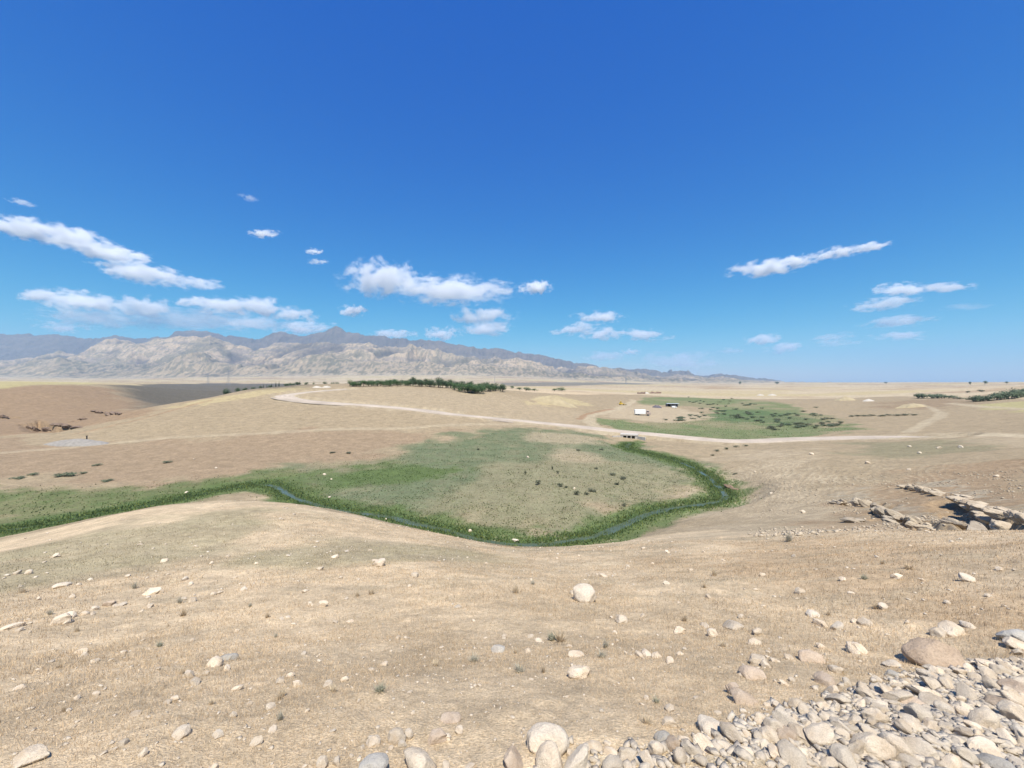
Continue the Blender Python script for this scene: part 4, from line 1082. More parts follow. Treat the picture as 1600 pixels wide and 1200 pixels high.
def make_tree(name, seed, kind):
    """a tree one metre tall: trunk with limbs, crown of leaf cards; scaled where it stands"""
    r = random.Random(seed)
    root = bpy.data.objects.new(name, None); COL.objects.link(root)
    if kind == 'cypress':
        cs_ = [(0, 0, .12 + .085 * k) for k in range(10)]; rs_ = [.10 + .05 * math.sin(math.pi * min(1, (k + 2) / 9.5)) - .009 * k for k in range(10)]
        V, Fq, c = leaf_cloud(cs_, rs_, 900, .018, (.060, .090, .060), seed, 1.25, .5)
        tp = [limb([(0, 0, -.05), (0, 0, .3), (0, 0, .8)], .022, .006)]
    else:
        n_l = 9
        cs_, rs_ = [], []
        for k in range(n_l):
            a = r.uniform(0, 6.28); d = r.uniform(.05, .30)
            zc = r.uniform(.36, .78) if kind == 'round' else r.uniform(.24, .62)
            cs_.append((math.cos(a) * d, math.sin(a) * d, zc)); rs_.append(r.uniform(.14, .24))
        cs_.append((0, 0, .62)); rs_.append(.27)
        colr = {'round': (.105, .155, .085), 'bushy': (.125, .20, .09)}[kind]
        V, Fq, c = leaf_cloud(cs_, rs_, 1300, .026, colr, seed, .92, .6)
        tp = [limb([(0, 0, -.08), (.01, 0, .14), (0, .015, .30), (.01, 0, .5)], .034, .016)]
        for cc_ in cs_[:5]:
            tp.append(limb([(0, 0, .2), (cc_[0] * .5, cc_[1] * .5, .2 + (cc_[2] - .2) * .6), cc_], .018, .006, 5))
    mesh_obj('crown', V, Fq, M_LEAF, root, cols=c)
    v2, f2 = join(tp)
    mesh_obj('trunk', v2, f2, M_BARK, root, smooth=True)
    return root

def copy_tree(o):
    c = o.copy(); COL.objects.link(c)
    for ch in o.children:
        d = ch.copy(); COL.objects.link(d); d.parent = c
    return c
protos = {k: [make_tree(nm, 900 + 7 * i + len(k), k) for i in range(4)] for k, nm in (('round', 'orchard_tree'), ('bushy', 'orchard_tree'), ('cypress', 'cypress_tree'))}
used = set()
def put_tree(kind, x, y, z, hgt, wid, label, cat='tree', group=None, name=None):
    p = RND.choice(protos[kind])
    if p.name in used: o = copy_tree(p)
    else: o = p; used.add(p.name)
    if name: o.name = name
    o.location = (x, y, z); o.scale = (wid, wid * RND.uniform(.85, 1.1), hgt); o.rotation_euler = (0, 0, RND.uniform(0, 6.28))
    tag(o, label, cat, group)
    return o
def tree_at(kind, px, top, depth, wpx, label, group=None, base=None, name=None):
    """base row given: stands on the ground seen there; else at that depth, its foot hidden by the crest"""
    if base is not None:
        p = ground(px, base, 60); x, y, z = p
    else:
        y = depth; x = (px - 800) / F * y; z = float(terrain(np.array([x]), np.array([y]))[0])
    ztop = (HOR - top) / F * y
    hh = max(ztop - z, 1.0)
    return put_tree(kind, x, y, z, hh, wpx / F * y / .82, label, 'tree', group, name)

topl = prof([(545,600),(556,597.5),(572,594.5),(585,592.5),(600,594.5),(620,593),(640,592.5),(660,593),(680,592.5),(700,593),(716,595.5),(735,596),(760,597),(788,600)])
basel = prof([(545,603.6),(580,603.8),(640,603),(690,604.6),(706,607),(720,612),(745,614.5),(758,611),(788,611)])
OG = "trees of the hilltop orchard"
for i in range(92):
    px = 548 + (i % 46) * 5.3 + RND.uniform(-2.5, 2.5)
    back = i >= 46
    if back:
        tree_at('round', px, float(topl(px)) + RND.uniform(-3.0, 1.4), 283 + RND.uniform(-6, 14), RND.uniform(11, 16), "dark round tree in the back rows of the hilltop orchard", "back rows of the hilltop orchard", name='orchard_tree')
    else:
        b = float(basel(px)) + RND.uniform(-.8, .6)
        tree_at('bushy', px, b - RND.uniform(9, 13.5) - (4.5 if 712 < px < 760 else 0), 0, RND.uniform(11, 15) * (1.5 if 712 < px < 760 else 1), "bushy green tree along the front edge of the hilltop orchard", "front edge of the hilltop orchard", base=b, name='orchard_tree')
tree_at('round', 645, 586.5, 284, 15, "tall domed tree rising above the middle of the orchard", name='orchard_tree')
tree_at('round', 685, 586, 286, 17, "tallest domed tree of the orchard, right of its middle", name='orchard_tree')
tree_at('bushy', 551, 597.5, 0, 13, "spreading tree at the left end of the orchard with open ground beneath", base=604, name='orchard_tree')
tree_at('bushy', 735, 597, 0, 26, "broad bright green bushy tree bulging from the orchard's right front", base=614.5, name='orchard_tree')
for px, top, w, lab in [(353,603.5,15,"dark round tree at the left end of the row behind the golden crest"),(371,603.5,11,"dark round tree second from the left behind the golden crest"),(384,604,12,"low dark tree third from the left behind the golden crest"),(398,602.5,13,"low dark tree in the thick of the row behind the crest"),(407,602,9,"small round tree beside the first cypress"),(422,601,10,"low tree between the cypresses"),(447,598,12,"round tree right after the cypress group"),(456,596.5,11,"round olive tree in the row's right half"),(464,595.5,13,"widest round tree at the right end of the row"),(478,595.5,8,"lone grey-green tree after the row's end")]:
    tree_at('round', px, top, 300 if px < 440 else 330, w, lab, "trees in the hollow behind the golden crest", name='round_tree')
for px, top, h_, lab in [(411.5,597,6,"shortest cypress at the left of the cypress group"),(417,597.5,5,"second small cypress of the cypress group"),(424.5,595.5,6,"middle cypress standing a little apart"),(431,593.5,7,"slim cypress of the tallest pair"),(436,592,8,"tallest dark cypress behind the golden crest"),(468.5,592.5,6,"slim poplar-like tree at the row's right end")]:
    tree_at('cypress', px, top, 300, h_, lab, "cypresses behind the golden crest", name='cypress_tree')
for px, top, w, lab in [(490,595,6,"small round tree beyond the white heaps, leftmost"),(507,594,8,"dark square-topped tree beyond the white heaps"),(519,595,7,"round tree just right of the square-topped tree"),(528,595,7,"round tree nearest the orchard of those beyond the white heaps")]:
    tree_at('round', px, top, 420, w, lab, name='round_tree')
for px, top, b, w, lab in [(800,602,607,10,"small dark tree right after the orchard's end"),(812,604,609.5,13,"low bushy tree second from the orchard's end"),(822,603,611,16,"bushy tree in the low clump past the orchard"),(835,606,611,14,"low tree closing the clump past the orchard"),(866,606,611,12,"low bushy tree of the separate pair by the gold mound"),(878,603,611,15,"taller bushy tree of the separate pair by the gold mound")]:
    tree_at('bushy', px, top, 0, w, lab, base=b, name='bushy_tree')
for px, top, d, w, lab in [(1516,595,1500,6,"tiny lone tree on the right skyline, left of three"),(1539,593.6,1500,6,"largest of the tiny lone trees on the right skyline"),(1573,595.4,1500,5,"tiny tree on the right skyline near the margin"),(1156,594.8,2600,7,"tiny dark tree at the mountain's tail on the skyline"),(1214,596,2600,9,"low dark tree line clump on the far skyline"),(1385,596,2400,5,"faint tiny tree on the far right skyline")]:
    tree_at('round', px, top, d, w, lab, name='lone_tree')

# shrubs: one low clump of leaf cards each, on short stems
def make_shrub(name, seed, col, n_=420, size=.045, flat=.75, stems=True, tall=.5):
    r = random.Random(seed)
    root = bpy.data.objects.new(name, None); COL.objects.link(root)
    cs_ = [(r.uniform(-.28, .28), r.uniform(-.28, .28), r.uniform(.16, .38) * tall / .5) for _ in range(6)] + [(0, 0, .30 * tall / .5)]
    V, Fq, c = leaf_cloud(cs_, [r.uniform(.16, .27) for _ in cs_], n_, size, col, seed, flat, .6)
    mesh_obj('foliage', V, Fq, M_LEAF, root, cols=c)
    tp = [limb([(0, 0, -.06), tuple(np.array(q_) * .5), q_], .016, .006, 5) for q_ in cs_[:4]]
    v2, f2 = join(tp); mesh_obj('stem', v2, f2, M_BARK, root, smooth=True)
    return root
SHR = {'green': [make_shrub('shrub', 50 + k, (.17, .215, .14)) for k in range(4)],
       'grey': [make_shrub('shrub', 70 + k, (.20, .21, .145)) for k in range(3)],
       'dark': [make_shrub('shrub', 90 + k, (.115, .13, .085)) for k in range(3)]}
def put_shrub(kind, px, py, w, h, lab, group=None, near=60, name='shrub', cat='shrub'):
    p = RND.choice(SHR[kind])
    if p.name in used: o = copy_tree(p)
    else: o = p; used.add(p.name)
    o.name = name
    g = ground(px, py, near)
    s = w / F * g[1] / .85
    o.location = tuple(g); o.scale = (s, s * RND.uniform(.8, 1.2), h / F * g[1] / .62); o.rotation_euler = (0, 0, RND.uniform(0, 6.28))
    return tag(o, lab, cat, group)
# hedge-like tamarisks on the right
xs_ = [1419,1427,1434,1442,1450,1457,1465,1473,1481]
for i, px in enumerate(xs_):
    put_shrub('green', px, 622.5, 19, [6,8,9,9.5,8.5,8.5,9,8,6][i], "grey-green tamarisk in the low thicket left of the pale track", "tamarisks of the low thicket", name='tamarisk')
for i in range(15):
    px = 1524 + i * 6.6
    b = np.interp(px, [1520, 1560, 1600, 1640], [628, 625, 620.5, 616])
    t_ = np.interp(px, [1520, 1545, 1570, 1590, 1640], [620, 614, 610, 605, 599])
    put_shrub('green', px, b, 22, b - t_, "tall green tamarisk in the bank rising along the right margin", "tamarisks at the right margin", name='tamarisk')
for i, (px, py, w) in enumerate([(1490,623,10),(1500,623.5,11),(1511,614,7),(1533,612,9)]):
    put_shrub('grey', px, py, w, 4, ["dusty shrub in the gap between the two thickets, left","dusty shrub in the gap between the two thickets, right","small dusty shrub above the gap of the thickets","dusty shrub on the top edge of the right bank"][i], name='shrub')
# the wet basin beyond the road
BAS = [(1045,640,1110,660),(1085,622,1200,645),(1130,640,1230,662),(1200,645,1325,668),(1240,640,1300,650)]
CLU = [(1060,655),(1092,627),(1108,634),(1120,642),(1140,628),(1150,648),(1165,655),(1178,634),(1190,646),(1205,657),(1222,651),(1240,662),(1262,648),(1280,655),(1296,662),(1310,666),(1215,668),(1098,651),(1255,667)]
for i in range(125):
    b_ = BAS[[0, 1, 1, 2, 3, 3, 4][i % 7]]
    ca = CLU[i % len(CLU)]; px = RND.gauss(ca[0], 13); py = RND.gauss(ca[1], 2.2)
    kd = 'dark' if RND.random() < .12 else ('grey' if RND.random() < .4 else 'green')
    far_ = 'far' if py < 640 else ('middle' if py < 655 else 'near')
    put_shrub(kd, px, py, RND.uniform(5, 11) * (py - 590) / 55, RND.uniform(2, 3.6) * (py - 590) / 55, f"{'dark' if kd=='dark' else ('grey' if kd=='grey' else 'green')} low shrub scattered in the {far_} part of the wet basin", f"{kd} shrubs in the {far_} basin")
put_shrub('dark', 1150, 653, 17, 7, "biggest dark green bush in the middle of the wet basin", name='bush', cat='bush')
for i, (px, py, w) in enumerate([(1331,651,10),(1341,650.5,13),(1352,650.5,14),(1364,650,12),(1376,650.5,13),(1389,649.5,10),(1402,649.5,14),(1415,649,13),(1427,649,11)]):
    put_shrub('grey', px, py, w, 3.2, "olive shrub in the thin hedge line across the bare field", "hedge line across the bare field")
# thistles of the meadow
TH = [(821,741,5,7,"lone upright thistle at the left of the meadow's middle"),(863,734,5,7,"upright thistle above the grey patch of the meadow"),(871,740,4,6,"small thistle just right of an upright one"),(842,757,13,9,"largest grey thistle patch of the meadow, left one"),(875,760,9,7,"dark thistle between the two large patches"),(885,762,8,4,"low thistle close to the dark one between the patches"),(902,773,11,9,"upright dark thistle clump at the lower middle of the meadow"),(917,773,9,5,"low dark thistle right beside the upright clump"),(925,768,12,6,"wide thistle clump right of the meadow's middle"),(932,733,8,4,"thistle low on the bare upper part of the meadow"),(957,742,14,4,"spread thistle on the meadow's right"),(963,757,10,4,"arched dark thistle on the meadow's right"),(972,748,16,4,"pale spread thistle nearest the stream's right arm"),(975,791,9,7,"brown thistle near the stream's lower right reach"),(903,704,9,3,"low thistle in the bare part of the meadow"),(940,703,9,3,"low brown tuft near the culvert channel"),(520,708,10,3,"brown bush on the pink slope, left of a pair"),(546,708,12,3,"brown bush on the pink slope, right of a pair"),(748,703,6,3,"small dark tuft on the far green bank")]
for px, py, w, h_, lab in TH:
    put_shrub('dark' if 'dark' in lab or 'upright' in lab else 'grey', px, py, w, h_, lab, name='thistle', cat='thistle')
for px, py, w, h_, lab in [(25,748,16,4,"grey-green bush at the left end of the scattered row on the pink slope"),(54,742,14,5,"dark bush second of the scattered row on the pink slope"),(103,744,26,7,"widest green bush of the scattered row on the pink slope"),(130,740,11,3,"dry tuft right behind the widest green bush"),(151,728,12,4,"small bush high on the pink slope"),(165,752,15,4,"flat green bush on the pink slope close to the green bank"),(261,723,12,4,"dark low bush alone on the pink slope"),(1275,637,8,2,"small bush on the bare plain"),(1120,705,9,4,"shrub on the pale bank above the stream, first of a line"),(1135,702,8,4,"shrub on the pale bank above the stream, second of a line"),(1150,699,9,4,"shrub on the pale bank above the stream, third of a line"),(1113,712,7,3,"small shrub below the line on the pale bank"),(1165,697,8,3,"shrub right under the road at the line's end"),(1148,741,9,3,"dry shrub by the stream's right bend")]:
    put_shrub('green' if 'green' in lab or 'bush' in lab else 'grey', px, py, w, h_, lab, name='bush' if 'bush' in lab else 'shrub', cat='bush')

# dry tufts standing in the stubble near the viewer
def make_tuft(name, seed, col, n_=90, spread=.5):
    r = np.random.default_rng(seed)
    a = r.random(n_) * 6.283; l = r.random(n_) * .75; la = a + r.normal(0, .5, n_)
    x = np.cos(a) * r.random(n_) * .16; y = np.sin(a) * r.random(n_) * .16
    h = .35 + .65 * r.random(n_); w = .022
    V = np.empty((n_, 3, 3)); dx = np.cos(a + 1.57) * w; dy = np.sin(a + 1.57) * w
    V[:, 0] = np.stack([x - dx, y - dy, -.05 + 0 * x], 1); V[:, 1] = np.stack([x + dx, y + dy, -.05 + 0 * x], 1)
    V[:, 2] = np.stack([x + np.cos(la) * h * l * spread * 1.6, y + np.sin(la) * h * l * spread * 1.6, h * (1 - .45 * l)], 1)
    c = np.array(col)[None] * (.7 + .6 * r.random((n_, 1)))
    root = bpy.data.objects.new(name, None); COL.objects.link(root)
    mesh_obj('blades', V.reshape(-1, 3), np.arange(n_ * 3).reshape(-1, 3), M_BLADE, root, cols=np.repeat(c, 3, axis=0))
    if seed >= 42: return root
    cs_, rs_ = [(0, 0, .2), (.1, .05, .3), (-.1, .03, .26)], [.16, .12, .12]
    V2, F2, c2 = leaf_cloud(cs_, rs_, 120, .03, col, seed, 1.0, .6)
    mesh_obj('leaves', V2, F2, M_LEAF, root, cols=c2)
    return root
TUF = [make_tuft('dry_tuft', 40 + k, ((.46, .43, .34), (.40, .39, .29), (.62, .52, .37), (.50, .40, .27))[k]) for k in range(4)]
TUFTS = [(594,1080,30,14,1,"grey-green dry tuft in the straw well above the tall egg-shaped stone"),(740,1034,24,12,0,"grey tuft left of the lone grey faceted stone"),(812,1050,26,12,0,"sparse grey tuft right of the grey faceted stone"),(876,1002,30,16,3,"reddish brown tuft behind the flat pale sunk stone"),(862,1000,26,14,1,"greenish tuft left of the reddish brown one"),(940,1027,22,11,0,"pale tuft right of the low domed boulder"),(1026,1098,18,10,1,"small grey tuft above the start of the rubble"),(438,1125,18,15,0,"thin thistle-like tuft near the left stones"),(100,1112,14,10,3,"dark brown tuft on the lower left slope"),(418,965,12,9,3,"small brown tuft in the middle of the left slope"),(1350,905,16,9,1,"olive tuft high on the right slope"),(1420,888,26,8,3,"dark brown tuft on the upper right slope"),(1368,950,18,8,3,"brown tuft beside a low stone on the right slope"),(250,1010,16,9,1,"olive tuft below the pale gravel streak on the left slope"),(1130,1010,18,9,2,"straw tuft below the egg-shaped stone"),(680,1040,18,9,2,"straw tuft in the centre of the slope"),(330,1100,16,9,2,"straw tuft between small stones on the lower left slope"),(1010,1130,22,12,2,"straw tuft at the rubble's left edge"),(520,1080,20,10,2,"straw tuft left of the grey-green one")]
tuse = set()
for px, py, w, h_, kd, lab in TUFTS:
    p = TUF[kd]
    o = copy_tree(p) if p.name in tuse else p
    tuse.add(p.name)
    g = ground(px, py)
    o.location = tuple(g); s = w / F * g[1] / .9; o.scale = (s, s, h_ / F * g[1] * 1.3); o.rotation_euler = (0, 0, RND.uniform(0, 6.28))
    tag(o, lab, 'tuft')

for i in range(26):
    px = RND.uniform(20, 1400); py = RND.uniform(900, 1120) - (60 if px > 1000 else 0)
    p = TUF[RND.choice([2, 2, 3, 0])]
    o = copy_tree(p) if p.name in tuse else p
    tuse.add(p.name)
    g = ground(px, py); w = RND.uniform(9, 18)
    o.location = tuple(g); s = w / F * g[1] / .9; o.scale = (s, s, s * RND.uniform(.7, 1.2)); o.rotation_euler = (0, 0, RND.uniform(0, 6.28))
    tag(o, "small straw tuft scattered on the dry stony slope", 'tuft', "small straw tufts of the slope")
# ------------------------------------------------------------------ built things
class MB:
    """collects boxes, tubes and wheels, then links them as one mesh"""
    def __init__(s): s.bm = bmesh.new()
    def box(s, x0, y0, z0, x1, y1, z1, bev=0.0, taper=None):
        b2 = bmesh.new(); bmesh.ops.create_cube(b2, size=1.0)
        for v in b2.verts:
            v.co = ((x0 + x1) / 2 + v.co.x * (x1 - x0), (y0 + y1) / 2 + v.co.y * (y1 - y0), (z0 + z1) / 2 + v.co.z * (z1 - z0))
            if taper and v.co.z > (z0 + z1) / 2:
                v.co.x = (x0 + x1) / 2 + (v.co.x - (x0 + x1) / 2) * taper; v.co.y = (y0 + y1) / 2 + (v.co.y - (y0 + y1) / 2) * taper
        if bev: bmesh.ops.bevel(b2, geom=b2.edges[:], offset=bev, segments=3, profile=.5, affect='EDGES')
        s._add(b2); return s
    def tube(s, a, b, r0, r1=None, seg=16):
        r1 = r0 if r1 is None else r1
        a = Vector(a); b = Vector(b); d = b - a
        b2 = bmesh.new(); bmesh.ops.create_cone(b2, cap_ends=True, segments=seg, radius1=r0, radius2=r1, depth=d.length)
        b2.transform(Matrix.Translation((a + b) / 2) @ d.to_track_quat('Z', 'Y').to_matrix().to_4x4())
        s._add(b2); return s
    def _add(s, b2):
        me = bpy.data.meshes.new('tmp'); b2.to_mesh(me); b2.free(); s.bm.from_mesh(me); bpy.data.meshes.remove(me)
    def build(s, name, mat, parent=None, smooth=False):
        me = bpy.data.meshes.new(name); s.bm.to_mesh(me); s.bm.free()
        me.materials.append(mat)
        if smooth: me.polygons.foreach_set('use_smooth', np.ones(len(me.polygons), bool))
        o = bpy.data.objects.new(name, me); COL.objects.link(o)
        if parent: o.parent = parent
        return o
M_WHITE = plain("white_paint", (.80, .80, .78), .45, var=.06, scale=.8)
M_DARK = plain("dark_rubber", (.025, .025, .027), .8)
M_GLASS = plain("dark_window", (.03, .035, .045), .12, spec=.6)
M_STEEL = plain("grey_steel", (.30, .30, .31), .5, var=.1)
M_CABIN = plain("dusty_cab_paint", (.38, .30, .26), .5, var=.1)
M_YEL = plain("yellow_paint", (.62, .42, .05), .5, var=.12, scale=2)
M_CONC = plain("concrete", (.46, .42, .37), .9, var=.18, scale=1.5, bump=.3)
M_BLACK = plain("inside_shade", (.012, .011, .010), .95)  # near-black colour standing in for the shade indoors
M_SHEET = plain("pale_roof_sheet", (.55, .60, .64), .5, var=.08)
M_TARP = plain("dark_tarpaulin", (.11, .10, .115), .8, var=.3, scale=1.5)
M_MUD = plain("mud_brick", (.27, .185, .145), .95, var=.25, scale=.6)

# white box lorry on the bare camp ground
g = ground(1004, 649.2, 100)
t = empty('lorry', g, "white box lorry parked side-on on bare ground beside the wet basin", 'lorry', rz=math.radians(-3))
MB().box(-4.6, -.55, .75, 4.4, .55, .98).build('chassis', M_DARK, t)
MB().box(-4.9, -1.22, .98, 1.75, 1.22, 3.75, .16).build('cargo_box', M_WHITE, t)
cab = MB().box(2.0, -1.15, .75, 4.7, 1.15, 2.15, .12).box(2.05, -1.1, 2.1, 3.95, 1.1, 3.15, .2, .92).build('cab', M_CABIN, t)
MB().box(2.45, -1.165, 2.25, 3.5, -1.03, 2.85, .03).box(2.45, 1.03, 2.25, 3.5, 1.165, 2.85, .03).box(3.84, -.92, 2.25, 3.98, .92, 2.85, .03).build('window', M_GLASS, cab)
MB().box(4.66, -1.1, .6, 4.82, 1.1, .92, .03).build('bumper', M_STEEL, t)
for sx in (-3.6, -2.35, 3.35):
    for sy in (-1.0, 1.0):
        w_ = MB().tube((sx, sy - .16, .52), (sx, sy + .16, .52), .52, seg=24).build('wheel', M_DARK, t)
        MB().tube((sx, sy - .18, .52), (sx, sy + .18, .52), .25, seg=16).build('rim', M_STEEL, w_)

# yellow wheel loader
g = ground(973, 633, 100)
t = empty('wheel_loader', g, "yellow earthmoving machine alone on bare ground left of the lorry", 'loader', rz=math.radians(-4))
k_ = g[1] / F * 11 / 7.4
t.scale = (k_, k_, k_)
MB().box(-3.6, -1.0, .9, -.2, 1.0, 2.3, .12).build('engine_body', M_YEL, t)
c_ = MB().box(-2.9, -.85, 2.3, -1.3, .85, 4.0, .1).build('cab', M_YEL, t)
MB().box(-2.75, -.88, 2.7, -1.5, .88, 3.7, .04).build('window', M_GLASS, c_)
MB().box(-.2, -.6, .8, 1.8, .6, 1.5, .08).build('front_frame', M_YEL, t)
a_ = MB().tube((.4, -.5, 1.5), (2.9, -.5, .7), .18).tube((.4, .5, 1.5), (2.9, .5, .7), .18).build('arm', M_YEL, t)
MB().box(2.7, -1.3, .15, 3.8, 1.3, 1.05, .15, .75).build('bucket', M_DARK, t)
for sx in (-2.6, 1.0):
    for sy in (-1.1, 1.1):
        w_ = MB().tube((sx, sy - .25, .75), (sx, sy + .25, .75), .75, seg=24).build('wheel', M_DARK, t)
        MB().tube((sx, sy - .27, .75), (sx, sy + .27, .75), .35, seg=16).build('rim', M_YEL, w_)

# camp: shed, van, tarpaulin heap
g = ground(1050, 637, 100); s_ = g[1] / F
t = empty('shed', ground(1051, 635.5, 100), "open-fronted shed with a pale sheet roof and dark inside at the camp", 'shed', rz=math.radians(-8))
W2 = 9.5 * s_
MB().box(-W2, -1.6, 2.55, W2, 3.2, 2.72).build('roof', M_SHEET, t)
for sx in (-W2 + .2, -W2 * .3, W2 * .3, W2 - .2):
    MB().tube((sx, -1.4, -.4), (sx, -1.4, 2.56), .08).build('post', M_STEEL, t)
MB().box(-W2, 2.9, -.4, W2, 3.05, 2.5).build('back_wall', M_TARP, t)
MB().box(-W2, -1.2, -.4, -W2 + .1, 2.9, 2.5).build('side_wall', M_TARP, t)
MB().box(-W2 + .3, .2, -.3, -W2 * .45, 2.6, 2.0, .1).build('shade_block', M_BLACK, t)  # black block painting the shade inside the shed
g2 = ground(1053.5, 637.6, 100)
t = empty('van', g2, "white van parked in front of the open shed", 'van', rz=math.radians(-5))
k_ = 7.5 * s_ / 5.0; t.scale = (k_, k_, k_)
MB().box(-2.5, -.9, .4, 1.5, .9, 2.1, .15).box(1.4, -.88, .4, 2.5, .88, 1.25, .15).build('body', M_WHITE, t)
MB().box(.5, -.92, 1.3, 1.3, .92, 1.85, .03).box(1.42, -.75, 1.3, 1.54, .75, 1.9, .03).build('window', M_GLASS, t)
for sx in (-1.6, 1.6):
    for sy in (-.8, .8):
        MB().tube((sx, sy - .12, .35), (sx, sy + .12, .35), .35, seg=20).build('wheel', M_DARK, t)
def mound(name, px, py, wpx, hpx, dpx, col, lab, cat, near=60, seed=1, rough=.16, mat=None, peak=1.0):
    """a tipped heap: width and height as seen, with its own depth"""
    g = ground(px, py, near); sc_ = g[1] / F
    a_ = wpx * sc_ / 2; b_ = dpx * sc_ / 2 if dpx else a_ * .7; h_ = hpx * sc_
    n1, n2 = 64, 26
    V = []; Fq = []
    for j in range(n2):
        q_ = (j / (n2 - 1))
        for i in range(n1):
            an = 6.28318 * i / n1
            wob = 1 + rough * 1.6 * (float(fbm(np.array([math.cos(an) * 1.4 + seed]), np.array([math.sin(an) * 1.4]), seed, 3)[0]) - .5) * 2
            x_ = math.cos(an) * a_ * q_ * wob; y_ = math.sin(an) * b_ * q_ * wob
            hh = h_ * (1 - q_) ** peak * (1 + q_ * .4)
            hh *= 1 + rough * 2.2 * (float(fbm(np.array([x_ / (a_ * .3) + seed * 3]), np.array([y_ / (a_ * .3)]), seed + 2, 4)[0]) - .5)
            V.append((x_, y_, hh))
    V = np.array(V)
    gz_ = terrain(V[:, 0] + g[0], V[:, 1] + b_ * .8 + g[1]) - g[2]
    V[:, 2] += gz_ - .06; V[-n1:, 2] -= .25
    for j in range(n2 - 1):
        for i in range(n1):
            Fq.append((j * n1 + i, (j + 1) * n1 + i, (j + 1) * n1 + (i + 1) % n1, j * n1 + (i + 1) % n1))
    o = mesh_obj(name, V, np.array(Fq), mat, smooth=True)
    o.location = (g[0], g[1] + b_ * .8, g[2])
    tag(o, lab, cat)
    return o
M_GREY = plain("grey_gravel", (.25, .23, .205), .95, var=.25, scale=1.2, bump=.6)
M_GOLD = plain("yellow_spoil", (.335, .275, .172), .95, var=.18, scale=.25, bump=.4)
M_PALE = plain("white_spoil", (.44, .40, .345), .95, var=.12, scale=.3, bump=.4)
mound('gravel_heap', 108, 697, 96, 9.5, 34, 0, "wide pale grey gravel heap on the flat left of the valley", 'heap', 60, 3, .22, M_GREY, .85)
mound('spoil_heap', 866, 632.5, 72, 13, 40, 0, "large yellow spoil heap left of the side track", 'heap', 100, 5, .2, M_GOLD, 1.1)
mound('spoil_heap', 1327, 626, 34, 7, 20, 0, "yellow spoil heap next to a whiter one on the right plain", 'heap', 100, 7, .2, M_GOLD, 1.0)
mound('spoil_heap', 1361, 627, 20, 3.8, 12, 0, "small white spoil heap right of a yellow one on the plain", 'heap', 100, 8, .2, M_PALE, 1.0)
mound('spoil_heap', 1434, 636.5, 44, 7, 24, 0, "flat yellow spoil heap by the track below the tamarisk thicket", 'heap', 100, 9, .25, M_GOLD, .8)
mound('spoil_heap', 1190, 618, 11, 2.2, 10, 0, "tiny white heap on the plain beyond the basin, left of two", 'heap', 100, 10, .2, M_PALE, .9)
mound('spoil_heap', 1209, 618, 13, 2.2, 10, 0, "tiny white heap on the plain beyond the basin, right of two", 'heap', 100, 11, .2, M_PALE, .9)
mound('spoil_heap', 493, 606, 14, 3, 10, 0, "white heap on the hill's brow, left of two", 'heap', 100, 12, .3, M_PALE, .9)
mound('spoil_heap', 508, 606, 13, 3.2, 10, 0, "white heap on the hill's brow, right of two", 'heap', 100, 13, .3, M_PALE, .9)
mound('tarpaulin_heap', 1028, 637.4, 15, 4.2, 8, 0, "dark tarpaulin-covered heap left of the open shed", 'heap', 100, 14, .3, M_TARP, .7)
g = ground(126, 689.5, 60)
t = empty('marker_post', g + np.array([0, 2.0, .8]), "short dark post standing on the grey gravel heap", 'post')
MB().tube((0, 0, -.6), (0, 0, .7), .20, .15).build('post_shaft', M_DARK, t)
MB().box(-.24, -.2, .6, .24, .2, .85, .06).build('cap', M_DARK, t)

# low mud-brick ruin far off
for (x0, x1, py, lab) in [(996, 1008, 615.4, "left stub of the low mud-brick ruin on the far plain"), (1015.5, 1033, 614.8, "long right wall of the low mud-brick ruin on the far plain")]:
    a = ground(x0, py, 200); b = ground(x1, py, 200)
    s_ = a[1] / F
    L = np.linalg.norm((b - a)[:2]); an = math.atan2(b[1] - a[1], b[0] - a[0])
    t = empty('ruined_wall', (a + b) / 2, lab, 'wall', rz=an)
    mb = MB(); n_ = 8
    for k in range(n_):
        mb.box(-L / 2 + L * k / n_, -.5, -1.5, -L / 2 + L * (k + 1) / n_ - .05 * (k % 2), .5 + .01 * k, (1.6 + 1.6 * RND.random()) * s_, .1)
    mb.build('masonry', M_MUD, t)
mound('spoil_heap', 1011, 615.2, 8, 2.6, 6, 0, "white heap between the two walls of the mud-brick ruin", 'heap', 100, 15, .3, M_PALE, .8)

# culvert under the road
ic = int(np.argmin(np.hypot(road[:, 0] - CULV[0], road[:, 1] - CULV[1])))
d_ = road[ic + 1] - road[ic - 1]; d_ /= np.linalg.norm(d_)
if d_[0] < 0: d_ = -d_
nrm_ = np.array([d_[1], -d_[0]])                       # towards the viewer
if nrm_[1] > 0: nrm_ = -nrm_
cp = road[ic] + nrm_ * 8.3
t = empty('culvert', (cp[0], cp[1], rz[ic] - .15), "pale concrete culvert with three dark openings where the stream passes under the road", 'culvert', rz=math.atan2(d_[1], d_[0]))
hw = MB()
hw.box(-3.4, -.3, -.42, 3.4, 3.4, .12, .03)
for k, (x0, x1) in enumerate([(-3.4, -2.2), (-.97, -.62), (.62, .97), (2.2, 3.4)]):
    hw.box(x0, -.22 + .004 * k, -2.7, x1, 2.5, -.424)
hw.build('headwall', M_CONC, t)
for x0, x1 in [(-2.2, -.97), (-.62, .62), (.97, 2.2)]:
    MB().box(x0 + .005, 1.6, -2.7, x1 - .005, 1.8, -.43).build('opening_shade', M_BLACK, t)  # black panels painting the shade inside the culvert
for sx in (-1, 1):
    b2 = MB().box(0, -.18, -2.9, 3.6, .18, -.5).build('wing_wall', M_CONC, t)
    b2.location = (3.3 * sx, -.1, 0); b2.rotation_euler = (0, 0, math.radians(-38) if sx > 0 else math.radians(218))

